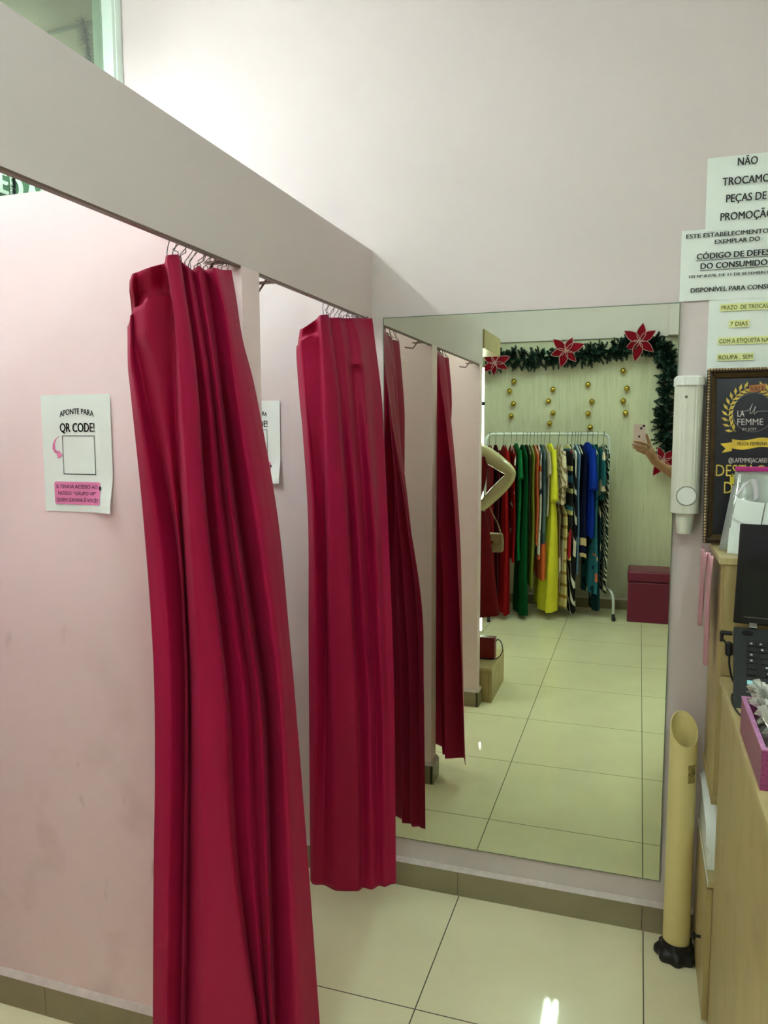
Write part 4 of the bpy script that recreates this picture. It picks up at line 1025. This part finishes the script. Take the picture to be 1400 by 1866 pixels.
# ------------------------------------------------------------------ clothes rail
BA = Vector((-1.225, 4.841-6.42, 0)); BB = Vector((-0.245, 4.841-6.76, 0)); bd = (BB-BA).normalized(); bn = Vector((-bd.y, bd.x, 0))
BL = (BB-BA).length; ZBAR = 1.545
t = thing('clothes_rail', 'white and chrome clothes rail on castors, loaded with bright clothes', 'clothes rail', tuple(BA))
cr_ = 0.055
pts = [BA+Z1*0.245, BA+Z1*(ZBAR-cr_)]
for k in range(1, 8):
    a = PI/2*k/8; pts.append(BA+bd*(cr_-cr_*math.cos(a))+Z1*(ZBAR-cr_+cr_*math.sin(a)))
pts += [BA+bd*cr_+Z1*ZBAR, BB-bd*cr_+Z1*ZBAR]
for k in range(1, 8):
    a = PI/2*k/8; pts.append(BB-bd*cr_+bd*cr_*math.sin(a)+Z1*(ZBAR-cr_+cr_*math.cos(a)))
pts += [BB+Z1*(ZBAR-cr_), BB+Z1*0.245]
part('frame', MB().tube(pts, 0.0125, None, 12), STEEL, t)
for e, nm in ((BA, 'l'), (BB, 'r')):
    ft = [e-bn*0.235+Z1*0.05, e-bn*0.23+Z1*0.16, e-bn*0.20+Z1*0.21, e-bn*0.15+Z1*0.232, e+Z1*0.235, e+bn*0.15+Z1*0.232, e+bn*0.20+Z1*0.21, e+bn*0.23+Z1*0.16, e+bn*0.235+Z1*0.05]
    part('foot', MB().tube(catmull(ft, 48), 0.0125, None, 10), STEEL, t)
    for s_ in (-1, 1):
        p = e+bn*0.235*s_
        q = MB(); q.tube([p+Z1*0.06, p+Z1*0.035], 0.013, None, 10); q.tube([p+bd*0.012+bn*0.008+Z1*0.0195, p-bd*0.012+bn*0.008+Z1*0.0195], 0.019, None, 16)
        part('castor', q, BLACK, t)

# fabrics
F = {}
def plain(n, c, rough=0.75): F[n] = mat(n, c, rough, 0.08, 12, bump=0.1, bscale=120, spec=0.15); return F[n]
plain('deep_red_cloth', (104, 6, 14)); plain('maroon_cloth', (74, 14, 28)); plain('bright_red_cloth', (140, 8, 14)); plain('kelly_green_cloth', (14, 110, 56))
plain('bottle_green_cloth', (4, 74, 36)); plain('olive_cloth', (128, 134, 48)); plain('orange_cloth', (214, 104, 56)); plain('yellow_cloth', (220, 212, 56)); plain('beige_cloth', (186, 174, 148))
plain('royal_blue_cloth', (10, 44, 150)); plain('taupe_cloth', (134, 114, 84)); plain('denim_cloth', (110, 142, 176)); plain('black_olive_cloth', (52, 56, 30)); plain('grey_blue_cloth', (78, 94, 98))
F['red_floral'] = pattern('red_white_floral', (136, 8, 16), [('noise', (236, 224, 206), 9, (1, 1, 1), 0.60)])
F['white_print'] = pattern('white_blue_print', (222, 222, 208), [('noise', (40, 46, 84), 9, (1, 1, 0.6), 0.58), ('noise', (220, 104, 56), 7, (1, 1, 1), 0.66)])
F['teal_orange'] = pattern('teal_orange_border', (96, 116, 118), [('noise', (60, 84, 92), 14, (1, 1, 0.4), 0.55)])
F['leaf'] = pattern('beige_leaf_print', (216, 202, 176), [('curl', (140, 112, 92), 9, (1, 1, 1), 0.72)])
F['brown_print'] = pattern('brown_white_print', (140, 116, 88), [('noise', (226, 214, 194), 6, (1, 1, 0.8), 0.56), ('noise', (78, 60, 48), 10, (1, 1, 1), 0.62)])
F['plaid'] = pattern('cream_plaid', (222, 202, 142), [('wave', (170, 136, 70), 3.2, (1, 1, 1), 0.80), ('noise', (238, 226, 190), 12, (2, 2, 0.2), 0.60)])
F['stripe_mix'] = pattern('dark_stripe_mix', (38, 38, 40), [('wave', (60, 112, 144), 1.2, (1, 1, 1), 0.86), ('wave', (214, 206, 138), 1.7, (1, 1, 1), 0.88), ('noise', (172, 40, 46), 5, (1, 1, 1), 0.64)])
F['bw_big'] = pattern('black_white_brush', (24, 24, 28), [('curl', (222, 220, 206), 4.5, (1, 1, 0.6), 0.74)])
F['bw_small'] = pattern('black_white_scribble', (34, 38, 34), [('curl', (206, 206, 184), 11, (1, 1, 1), 0.62)])
plain('navy_cloth', (16, 20, 50)); plain('tan_cloth', (206, 178, 134))
F['teal_trop'] = pattern('teal_tropical', (44, 108, 124), [('noise', (232, 196, 160), 10, (1, 1, 1), 0.66), ('noise', (222, 110, 60), 9, (1, 1, 1), 0.70), ('noise', (20, 52, 70), 7, (1, 1, 1), 0.62)])
F['teal_floral'] = pattern('teal_pale_floral', (34, 92, 96), [('noise', (232, 206, 172), 8, (1, 1, 1), 0.57), ('noise', (24, 34, 38), 7, (1, 1, 1), 0.62)])
F['dark_teal'] = pattern('dark_teal_print', (24, 64, 72), [('noise', (220, 210, 186), 7, (1, 1, 0.7), 0.60)])

def garment_mesh(width, ztop, zbot, tt, tb, seed, flare=1.1, neck=0.055, drop=0.085, waist=0.0):
    """hangs with its width along local y (across the rail), thickness along local x"""
    L_ = ztop-zbot; rows = []; n = 40; R_ = 34; r = random.Random(seed); ph = r.uniform(0, 6); nr = r.choice((5, 6, 7))
    for i in range(R_):
        u = i/(R_-1); z = ztop-L_*u**1.15; dz = ztop-z
        hw = neck+(width-neck)*min(1, dz/drop)**0.8 if dz < drop else width*(1+(flare-1)*((dz-drop)/max(0.01, L_-drop)))
        if waist: hw *= 1-waist*math.exp(-((dz-0.40)/0.09)**2)
        th = 0.006+(tt-0.006)*min(1, dz/drop)+(tb-tt)*smoothstep(0.1, 1, u)
        if waist: th *= 1-waist*0.8*math.exp(-((dz-0.40)/0.09)**2)
        ring = []
        for j in range(n):
            a = 2*PI*j/n; c, s_ = math.cos(a), math.sin(a)
            rip = (0.10+0.35*u)*math.sin(nr*a+ph+1.5*u)
            y = hw*c*(1+0.03*u*math.sin(3*a+ph)); x = th*math.copysign(abs(s_)**0.75, s_)*(1+rip)
            x += 0.010*u*noise.noise(Vector((seed, u*3, c))) + 0.0035*math.sin(u*9+ph)
            ring.append(Vector((x, y, z-0.012*u*math.sin(2*a+ph))))
        rows.append(ring)
    return MB().loft(rows, None, True, True, True)
def sleeve_mesh(ysh, sgn, z0, ln, tt, out=0.05, wid=0.05):
    rows = []
    for i in range(9):
        u = i/8; z = z0-ln*u; yc = ysh+sgn*(0.0+out*math.sin(u*PI*0.6)); hw = wid*(0.8+0.35*u); th = tt*(0.8+0.5*u)
        rows.append([Vector((th*math.sin(2*PI*j/18)*(1+0.15*math.sin(3*2*PI*j/18+u*4)), yc+hw*math.cos(2*PI*j/18), z+0.02*math.cos(2*PI*j/18)*sgn*u)) for j in range(18)])
    return MB().loft(rows, None, True, True, True)
ang = math.atan2(bd.y, bd.x)
def hanger(tpos, label, drop=0.0):
    o = thing('clothes_hanger', label, 'hanger', tuple(BA+bd*tpos+Z1*(ZBAR-0.085)), 'hangers on the clothes rail'); o.rotation_euler = (0, 0, ang)
    if hanger.src is None:
        hk = [Vector((0, -0.012, 0.088)), Vector((0, -0.016, 0.099)), Vector((0, -0.006, 0.1035)), Vector((0, 0.008, 0.1015)), Vector((0, 0.0155, 0.090)), Vector((0, 0.010, 0.070)), Vector((0, 0.0, 0.050)), Vector((0, 0, 0.0))]
        a = MB().tube(catmull(hk, 30), 0.0018, None, 6).build('hook', CHROME, o)
        arm = [Vector((0, -0.16, -0.075)), Vector((0, -0.08, -0.028)), Vector((0, 0, 0.0)), Vector((0, 0.08, -0.028)), Vector((0, 0.16, -0.075))]
        b = MB().tube(catmull(arm, 30), 0.0042, None, 8).build('arms', CLEARH, o)
        hanger.src = o
    else:
        for ch in list(hanger.src.children): c = ch.copy(); C.objects.link(c); c.parent = o
    return o
hanger.src = None
CLEARH = mat('clear_hanger_plastic', (210, 216, 206), 0.2, 0.02, spec=0.7)
def garment(name, tpos, label, cat, fab, zb, tt=0.012, tb=0.020, width=0.19, flare=1.05, sleeves=0, waist=0.0, zt=None, seed=1, fn=None, hl=None, shift=0.0, trim=None):
    zt_ = zt or ZBAR-0.088
    o = thing(name, label, cat, tuple(BA+bd*tpos+bn*shift), 'clothes hanging on the rail'); o.rotation_euler = (0, 0, ang)
    g = garment_mesh(width, zt_, zb, tt, tb, seed, flare, waist=waist); g.build('body', F[fab], o, smooth=60)
    if sleeves:
        for s_ in (-1, 1): sleeve_mesh(s_*(width-0.035), s_, zt_-0.050, sleeves, tt*0.95, 0.045, 0.055).build('sleeve', F[fab], o, smooth=60)
    for z0_, z1_, f2 in trim or ():
        gm = garment_mesh(width*1.012, zt_, zb, tt*1.06+0.001, tb*1.06+0.001, seed, flare)
        n = 40; keep = []
        rws = [gm.v[i*n:(i+1)*n] for i in range(34)]
        rws = [r for r in rws if z0_-0.02 < r[0][2] < z1_+0.02]
        if len(rws) > 1: MB().loft([[Vector(p) for p in r] for r in rws], None, True, False, False).build('border_band', F[f2], o, smooth=60)
    if hl is not False: hanger(tpos, hl or ('clear hanger holding the '+label.split(',')[0]))
    return o
G = garment
G('dress', 0.030, 'long deep red dress at the left end of the rail', 'dress', 'deep_red_cloth', 0.12, 0.016, 0.050, 0.19, 1.1, seed=1)
G('blouse', 0.082, 'dark maroon long top second on the rail', 'top', 'maroon_cloth', 0.22, 0.012, 0.020, 0.18, 1.0, seed=2)
G('dress', 0.150, 'long bright red dress reaching almost to the floor', 'dress', 'bright_red_cloth', 0.055, 0.022, 0.042, 0.19, 1.1, 0.16, seed=3)
G('dress', 0.212, 'red dress with white floral print', 'dress', 'red_floral', 0.50, 0.012, 0.016, 0.20, 1.05, seed=4)
G('blouse', 0.256, 'kelly green blouse with short sleeves', 'blouse', 'kelly_green_cloth', 0.50, 0.016, 0.018, 0.19, 1.0, 0.24, zt=1.468, seed=5)
G('dress', 0.310, 'bottle green dress reaching the floor', 'dress', 'bottle_green_cloth', 0.03, 0.018, 0.034, 0.19, 1.1, seed=6)
G('top', 0.343, 'black olive top beside the bottle green dress', 'top', 'black_olive_cloth', 0.72, 0.010, 0.012, 0.18, 1.0, seed=26)
G('dress', 0.372, 'olive green dress of knee length', 'dress', 'olive_cloth', 0.28, 0.012, 0.018, 0.19, 1.05, seed=7)
G('blouse', 0.404, 'plain orange sleeveless top beside the olive dress', 'top', 'orange_cloth', 0.64, 0.011, 0.014, 0.19, 1.05, seed=8)
G('blouse', 0.432, 'white top with navy and orange print', 'top', 'white_print', 0.52, 0.010, 0.015, 0.18, 1.05, seed=9)
G('dress', 0.464, 'grey teal dress with an orange lower half', 'dress', 'teal_orange', 0.34, 0.012, 0.020, 0.19, 1.05, seed=10, trim=((0.36, 0.66, 'orange_cloth'),))
G('blouse', 0.494, 'plain beige top beside the yellow dress', 'top', 'beige_cloth', 0.88, 0.012, 0.014, 0.18, 1.05, 0.2, seed=11)
G('dress', 0.535, 'long yellow dress tied at the waist', 'dress', 'yellow_cloth', 0.075, 0.026, 0.066, 0.19, 1.15, 0.42, 0.35, seed=12, zt=1.47)
G('blouse', 0.612, 'beige blouse with a brown leaf print', 'blouse', 'leaf', 0.98, 0.026, 0.032, 0.19, 1.1, 0.30, seed=13)
G('skirt', 0.600, 'brown and white printed skirt below the leaf blouse', 'skirt', 'brown_print', 0.25, 0.012, 0.018, 0.16, 1.1, zt=0.955, seed=14, hl=False)
G('trousers', 0.652, 'cream plaid trousers below the leaf blouse', 'trousers', 'plaid', 0.085, 0.018, 0.026, 0.16, 1.0, zt=0.955, seed=15, hl=False)
G('dress', 0.686, 'dark dress with blue, red and yellow stripes', 'dress', 'stripe_mix', 0.50, 0.013, 0.017, 0.19, 1.05, seed=16)
G('dress', 0.722, 'long black dress with white brush strokes', 'dress', 'bw_big', 0.06, 0.012, 0.026, 0.18, 1.1, seed=17)
G('dress', 0.750, 'pale denim blue dress', 'dress', 'denim_cloth', 0.39, 0.010, 0.016, 0.17, 1.05, seed=18)
G('scarf', 0.772, 'taupe scarf looped between the dresses', 'scarf', 'taupe_cloth', 1.20, 0.010, 0.020, 0.09, 0.6, seed=19)
G('dress', 0.796, 'navy dress with tan bands at its hem', 'dress', 'navy_cloth', 0.52, 0.014, 0.028, 0.19, 1.05, seed=20, trim=((0.53, 0.57, 'tan_cloth'), (0.64, 0.68, 'tan_cloth')))
G('dress', 0.852, 'royal blue dress with short sleeves', 'dress', 'royal_blue_cloth', 0.70, 0.028, 0.036, 0.20, 1.05, 0.34, seed=21, zt=1.475)
G('skirt', 0.896, 'teal tropical skirt with a banded hem', 'skirt', 'teal_trop', 0.21, 0.020, 0.034, 0.17, 1.1, seed=22)
G('blouse', 0.938, 'teal blouse with pale flowers near the right end', 'blouse', 'teal_floral', 1.00, 0.018, 0.020, 0.19, 1.05, 0.34, seed=23)
G('trousers', 0.942, 'long dark teal printed trousers near the right end', 'trousers', 'dark_teal', 0.055, 0.012, 0.016, 0.14, 1.0, zt=0.975, seed=24, hl=False)
G('dress', 0.990, 'black and white scribble dress at the right end of the rail', 'dress', 'bw_small', 0.23, 0.016, 0.018, 0.18, 1.0, seed=25)

# ------------------------------------------------------------------ display niche on the left, behind the fitting rooms
t = thing('display_platform', 'low pale wood display platform beside the end of the fitting rooms', 'platform', (-1.2, 0.3, 0))
part('top_board', MB().box((-1.70, 0.106, 0.182), (-0.775, 0.528, 0.2), WOOD), None, t, smooth=0, bevel=0.001)
part('side_board', MB().box((-0.793, 0.106, 0.0), (-0.775, 0.528, 0.1815)), WOODD, t, smooth=0)
part('rear_board', MB().box((-1.70, 0.106, 0.0), (-0.794, 0.124, 0.1815)), WOODD, t, smooth=0)
part('front_board', MB().box((-1.70, 0.510, 0.0), (-0.794, 0.528, 0.1815)), WOODD, t, smooth=0)
t = thing('wood_valance', 'pale wood box valance high up at the end of the fitting rooms', 'valance', (-1.2, 0.3, 2.02))
part('box', MB().box((XL, 0.03, 2.03), (-0.835, 0.536, 2.135)), WOOD, t, smooth=0, bevel=0.001)
# mannequin
V_ = [(-1.02, 0.27, 1.02), (-1.02, 0.27, 1.16), (-1.01, 0.275, 1.30), (-1.0, 0.275, 1.43), (-1.0, 0.27, 1.505), (-1.0, 0.27, 1.60),   # pelvis..neck
      (-0.93, 0.265, 1.465), (-0.880, 0.262, 1.440), (-0.80, 0.262, 1.388), (-0.718, 0.262, 1.325), (-0.735, 0.262, 1.285), (-0.81, 0.27, 1.205), (-0.88, 0.285, 1.130), (-0.925, 0.30, 1.085), (-0.955, 0.31, 1.05),
      (-1.09, 0.26, 1.46), (-1.15, 0.25, 1.33), (-1.18, 0.24, 1.20), (-1.19, 0.29, 1.05), (-1.19, 0.32, 0.95),
      (-0.95, 0.27, 0.95), (-0.94, 0.275, 0.60), (-0.945, 0.26, 0.30), (-0.945, 0.30, 0.225),
      (-1.09, 0.27, 0.95), (-1.10, 0.275, 0.60), (-1.10, 0.26, 0.30), (-1.10, 0.30, 0.225)]
E_ = [(0, 1), (1, 2), (2, 3), (3, 4), (4, 5), (3, 6), (6, 7), (7, 8), (8, 9), (9, 10), (10, 11), (11, 12), (12, 13), (13, 14), (3, 15), (15, 16), (16, 17), (17, 18), (18, 19), (0, 20), (20, 21), (21, 22), (22, 23), (0, 24), (24, 25), (25, 26), (26, 27)]
Rd = [0.12, 0.10, 0.11, 0.12, 0.055, 0.045, 0.060, 0.053, 0.047, 0.040, 0.041, 0.043, 0.034, 0.025, 0.020, 0.055, 0.045, 0.04, 0.032, 0.02, 0.075, 0.055, 0.038, 0.026, 0.075, 0.055, 0.038, 0.026]
vs, fs = skin_mesh(V_, E_, Rd, 0, 2)
t = thing('mannequin', 'cream glossy mannequin with one bent elbow, standing on the low platform', 'mannequin', (-1.02, 0.27, 0.2))
part('body', MB().add(vs, fs), MANNEQ, t, smooth=180)
rows = []
for i in range(16):
    u = i/15; z = 1.42-0.95*u; a_ = 0.150-0.035*math.exp(-((z-1.16)/0.08)**2)+0.12*max(0, u-0.3); b_ = a_*0.82+0.01
    rows.append([Vector((-1.015+a_*(1+0.06*u*math.sin(7*2*PI*k/40))*math.cos(2*PI*k/40), 0.272+b_*(1+0.06*u*math.sin(7*2*PI*k/40))*math.sin(2*PI*k/40), z)) for k in range(40)])
part('dress', MB().loft(rows, None, True, False, False), F['deep_red_cloth'], t, smooth=60, solid=0.002)
# handbag hanging from the mannequin's forearm
TAUPE = mat('taupe_leather', (150, 126, 92), 0.38, 0.06, 30, bump=0.08, bscale=200)
t = thing('shoulder_bag', 'small taupe shoulder bag hanging on a chain from the mannequin arm', 'bag', (-0.83, 0.20, 0.84))
def bagring(z, hx, hy): return [Vector((-0.838+hx*math.copysign(abs(math.cos(2*PI*k/32))**0.5, math.cos(2*PI*k/32)), 0.205+hy*math.copysign(abs(math.sin(2*PI*k/32))**0.5, math.sin(2*PI*k/32)), z)) for k in range(32)]
part('body', MB().loft([bagring(0.838, 0.060, 0.030), bagring(0.845, 0.066, 0.036), bagring(0.90, 0.068, 0.036), bagring(0.945, 0.062, 0.026), bagring(0.952, 0.056, 0.018)]), TAUPE, t, smooth=50)
part('flap', MB().box((-0.898, 0.236, 0.885), (-0.775, 0.244, 0.952)), TAUPE, t, smooth=0, bevel=0.004)
part('clasp', MB().box((-0.845, 0.2445, 0.893), (-0.825, 0.249, 0.907)), GOLD, t, smooth=0, bevel=0.001)
q = MB()
ch = catmull([Vector((-0.782, 0.215, 0.945)), Vector((-0.80, 0.235, 1.01)), Vector((-0.835, 0.262, 1.09)), Vector((-0.862, 0.285, 1.178)), Vector((-0.875, 0.300, 1.182)), Vector((-0.886, 0.285, 1.12)), Vector((-0.89, 0.23, 1.01)), Vector((-0.893, 0.21, 0.945))], 60)
for i in range(0, 59):
    c = (ch[i]+ch[i+1])/2; d_ = (ch[i+1]-ch[i]).normalized(); s1 = d_.cross(X1 if i % 2 else Y1).normalized()
    q.tube([c+d_*0.006*math.cos(a)+s1*0.004*math.sin(a) for a in [2*PI*k/8 for k in range(9)]], 0.0011, None, 5)
part('chain', q, mat('pale_gold_chain', (206, 190, 150), 0.3, 0.05, metal=0.8), t)
t = thing('small_handbag', 'little dark red boxy handbag with a black strap on the low platform', 'bag', (-0.835, 0.30, 0.2))
part('body', MB().box((-0.90, 0.275, 0.2005), (-0.795, 0.335, 0.330)), mat('dark_red_leather', (122, 22, 24), 0.4, 0.06, 20), t, smooth=0, bevel=0.004)
part('strap', MB().tube(catmull([Vector((-0.793, 0.305, 0.305)), Vector((-0.778, 0.31, 0.318)), Vector((-0.757, 0.315, 0.300)), Vector((-0.748, 0.33, 0.255)), Vector((-0.772, 0.345, 0.215)), Vector((-0.82, 0.352, 0.204)), Vector((-0.88, 0.352, 0.204)), Vector((-0.91, 0.335, 0.204))], 40), 0.0032, None, 8), BLACK, t)

# ------------------------------------------------------------------ the photographer: raised arm and phone
PH = thing('smartphone', 'pale pink smartphone held up in front of the mirror', 'phone', (-0.004, -0.010, 1.538))
PR = CAMROT.to_3x3()
prx, pru = PR.col[0], PR.col[1]
yaw = math.radians(-3); PH.rotation_euler = (math.radians(6), 0, math.radians(4))
q = MB()
def rrect(hw, hh, r, y):
    o = []
    for cx_, cz_, a0 in ((hw-r, hh-r, 0), (-hw+r, hh-r, 90), (-hw+r, -hh+r, 180), (hw-r, -hh+r, 270)):
        for k in range(7): a = math.radians(a0+k*15); o.append(Vector((cx_+r*math.cos(a), y, cz_+r*math.sin(a))))
    return o
PINKPH = mat('pale_pink_phone_glass', (220, 194, 190), 0.22, 0.01)
q.loft([rrect(0.0345, 0.0722, 0.0105, -0.008), rrect(0.0357, 0.0734, 0.0115, -0.006), rrect(0.0357, 0.0734, 0.0115, -0.002), rrect(0.0345, 0.0722, 0.0105, 0.0)])
q.build('body', PINKPH, PH, smooth=40)
MB().loft([[Vector((p.x+0.0165, p.y, p.z+0.0535)) for p in rrect(0.0145, 0.0145, 0.006, yy)] for yy in (0.0002, 0.0014)]).build('camera_plate', PINKPH, PH, smooth=40)
for x, z in ((0.0235, 0.0605), (0.0095, 0.0465)):
    MB().tube([(x, 0.001, z), (x, 0.0026, z)], 0.0062, None, 20).build('lens', BLACKG, PH, smooth=40)
MB().prism([(0.0058*math.cos(2*PI*k/20)*(1 if k not in (4, 5, 6) else 0.9), 0.0066*math.sin(2*PI*k/20)) for k in range(20)], (-0.001, 0.0001, -0.002), X1, Z1, Y1, 0.0002).prism([(0, 0), (0.003, 0.002), (0.0028, 0.0045), (0, 0.002)], (-0.001, 0.0001, 0.0054), X1, Z1, Y1, 0.0002).build('rear_emblem', BLACK, PH, smooth=0)
MB().loft([rrect(0.0335, 0.0712, 0.010, -0.0086), rrect(0.0335, 0.0712, 0.010, -0.0081)]).build('screen', BLACKG, PH, smooth=0)

pz0 = 0.0
B_ = {'pelvis': (0.80, -0.66, 0.93), 'waist': (0.80, -0.655, 1.08), 'chest': (0.79, -0.64, 1.25), 'clav': (0.79, -0.63, 1.36), 'neck': (0.785, -0.625, 1.43),
      'rsh': (0.70, -0.49, 1.335), 'relb': (0.415, -0.215, 1.215), 'rfa': (0.30, -0.135, 1.262), 'rfm': (0.19, -0.07, 1.318), 'rwr': (0.092, -0.028, 1.383), 'rhand': (0.070, -0.014, 1.410),
      'lsh': (0.85, -0.77, 1.335), 'lelb': (0.93, -0.84, 1.08), 'lwr': (0.90, -0.76, 0.86), 'lhand': (0.885, -0.72, 0.79),
      'rhip': (0.755, -0.60, 0.88), 'rkn': (0.75, -0.57, 0.49), 'rank': (0.76, -0.60, 0.09), 'rtoe': (0.69, -0.53, 0.03),
      'lhip': (0.835, -0.73, 0.88), 'lkn': (0.83, -0.71, 0.49), 'lank': (0.85, -0.74, 0.09), 'ltoe': (0.78, -0.68, 0.03)}
names = list(B_); ix = {n: i for i, n in enumerate(names)}
ed = [('pelvis', 'waist'), ('waist', 'chest'), ('chest', 'clav'), ('clav', 'neck'), ('clav', 'rsh'), ('rsh', 'relb'), ('relb', 'rfa'), ('rfa', 'rfm'), ('rfm', 'rwr'), ('rwr', 'rhand'),
      ('clav', 'lsh'), ('lsh', 'lelb'), ('lelb', 'lwr'), ('lwr', 'lhand'), ('pelvis', 'rhip'), ('rhip', 'rkn'), ('rkn', 'rank'), ('rank', 'rtoe'), ('pelvis', 'lhip'), ('lhip', 'lkn'), ('lkn', 'lank'), ('lank', 'ltoe')]
rad = {'pelvis': 0.14, 'waist': 0.115, 'chest': 0.125, 'clav': 0.075, 'neck': 0.050, 'rsh': 0.055, 'relb': 0.040, 'rfa': 0.040, 'rfm': 0.034, 'rwr': 0.0245, 'rhand': (0.020, 0.030),
       'lsh': 0.055, 'lelb': 0.038, 'lwr': 0.024, 'lhand': 0.030, 'rhip': 0.085, 'rkn': 0.055, 'rank': 0.036, 'rtoe': 0.030, 'lhip': 0.085, 'lkn': 0.055, 'lank': 0.036, 'ltoe': 0.030}
vs, fs = skin_mesh([B_[n] for n in names], [(ix[a], ix[b]) for a, b in ed], [rad[n] for n in names], 0, 2)
body = MB().add(vs, fs)
def chain(pts, rs, sub=2):
    v, f = skin_mesh(pts, [(i, i+1) for i in range(len(pts)-1)], rs, 0, sub); body.add(v, f)
# palm behind the phone edge, then fingers across its back, thumb up along its side
v, f = skin_mesh([(0.092, -0.028, 1.383), (0.075, -0.012, 1.412), (0.060, -0.003, 1.440), (0.050, 0.001, 1.470)], [(0, 1), (1, 2), (2, 3)], [(0.024, 0.022), (0.021, 0.030), (0.016, 0.035), (0.012, 0.030)], 1, 2); body.add(v, f)
chain([(0.058, 0.000, 1.466), (0.044, 0.006, 1.488), (0.018, 0.0105, 1.499), (-0.012, 0.0105, 1.506), (-0.036, 0.0075, 1.510)], [0.0095, 0.0094, 0.0086, 0.0078, 0.0062])
chain([(0.056, 0.000, 1.450), (0.040, 0.0075, 1.466), (0.010, 0.0110, 1.477), (-0.022, 0.0105, 1.484), (-0.046, 0.0065, 1.488)], [0.0098, 0.0096, 0.0088, 0.0080, 0.0064])
chain([(0.058, -0.002, 1.436), (0.040, 0.006, 1.447), (0.010, 0.0095, 1.458), (-0.020, 0.0085, 1.467), (-0.042, 0.004, 1.472)], [0.0094, 0.0092, 0.0084, 0.0076, 0.0060])
chain([(0.062, -0.006, 1.424), (0.044, -0.001, 1.430), (0.020, 0.001, 1.440), (-0.004, -0.001, 1.450), (-0.022, -0.004, 1.456)], [0.0086, 0.0082, 0.0074, 0.0066, 0.0054])
chain([(0.074, -0.014, 1.424), (0.063, -0.020, 1.462), (0.052, -0.022, 1.500), (0.042, -0.021, 1.530), (0.034, -0.019, 1.554)], [0.015, 0.0125, 0.0100, 0.0094, 0.0072])
for k in range(4):   # relaxed left hand
    b0 = Vector((0.882+0.010*k-0.010, -0.715-0.012*k+0.014, 0.775)); chain([b0, b0+Vector((-0.004, 0.008, -0.035)), b0+Vector((-0.012, 0.018, -0.062)), b0+Vector((-0.022, 0.024, -0.080))], [0.0095, 0.0085, 0.0075, 0.006], 1)
chain([(0.882, -0.725, 0.80), (0.862, -0.700, 0.775), (0.853, -0.690, 0.750)], [0.012, 0.0095, 0.007], 1)
# head with a face, turned towards the phone
hc = Vector((0.765, -0.60, 1.545)); fd = Vector((-0.80, 0.60, -0.03)).normalized(); sd = fd.cross(Z1).normalized()
rings = []
for i in range(15):
    a = PI*i/14; zz = -math.cos(a)*0.115; rr = max(0.004, math.sin(a)**0.8)
    ring = []
    for k in range(32):
        th = 2*PI*k/32; fx = math.cos(th); sx_ = math.sin(th)
        rf = 0.088 if fx > 0 else 0.098; rs_ = 0.072*(1-0.22*max(0, -zz/0.115))
        bump = 0
        if fx > 0.93: bump += 0.020*math.exp(-((zz+0.012)/0.020)**2)*max(0, (fx-0.93)/0.07)      # nose
        if fx > 0.85: bump += 0.005*math.exp(-((zz+0.052)/0.009)**2) - 0.005*math.exp(-((zz-0.012)/0.012)**2)*(1 if 0.2 < abs(sx_) < 0.5 else 0)
        p = hc + fd*(fx*rf*rr+bump) + sd*(sx_*rs_*rr) + Z1*zz
        ring.append(p)
    rings.append(ring)
body.loft(rings)
for s_ in (-1, 1): body.sphere(hc+sd*0.073*s_+Z1*-0.005-fd*0.008, 0.024, None, 12, 8, (0.5, 0.6, 1.1))
per = thing('person', 'person reaching a bare arm across to hold up the pink phone, seen in the mirror', 'person', (0.79, -0.65, 0))
part('body', body, SKIN, per, smooth=180)
q = MB(); q.sphere(hc-fd*0.022+Z1*0.022, 0.108, None, 24, 16, (0.98, 0.98, 1.02)); q.v = [v for v in q.v]
cut = MB()
keepf = []
for f_ in q.f:
    c = sum((Vector(q.v[i]) for i in f_), Vector())/len(f_)-hc
    if not (c.dot(fd) > 0.035 and c.z < 0.065): keepf.append(f_)
q.f = keepf; q.m = [0]*len(keepf)
q.tube([hc-fd*0.09+Z1*0.0, hc-fd*0.105-Z1*0.10, hc-fd*0.09-Z1*0.24], [0.075, 0.070, 0.03], None, 16)
part('hair', q, mat('dark_brown_hair', (46, 32, 24), 0.5, 0.2, 60, stretch=(6, 6, 0.5)), per, smooth=60)
rows = []
axis = [(1.375, 0.085, 0.120), (1.33, 0.115, 0.165), (1.22, 0.135, 0.150), (1.08, 0.122, 0.132), (0.93, 0.165, 0.165), (0.75, 0.185, 0.185), (0.55, 0.205, 0.205)]
for z, a_, b_ in axis:
    rows.append([Vector((0.795, -0.645, z)) + fd*a_*math.cos(2*PI*k/40)*(1+0.04*math.sin(9*2*PI*k/40)*(z < 0.9)) + sd*b_*math.sin(2*PI*k/40) for k in range(40)])
part('dress', MB().loft(rows, None, True, False, False), mat('black_dress_cloth', (36, 34, 38), 0.7, 0.08, 20), per, smooth=60, solid=0.002)
q = MB(); c0 = Vector((0.018, 0.0105, 1.480)); q.tube([c0+Vector((0, 0.0100*math.cos(a), 0.0100*math.sin(a))) for a in [2*PI*k/16 for k in range(17)]], 0.0016, None, 6); part('ring', q, GOLD, per)
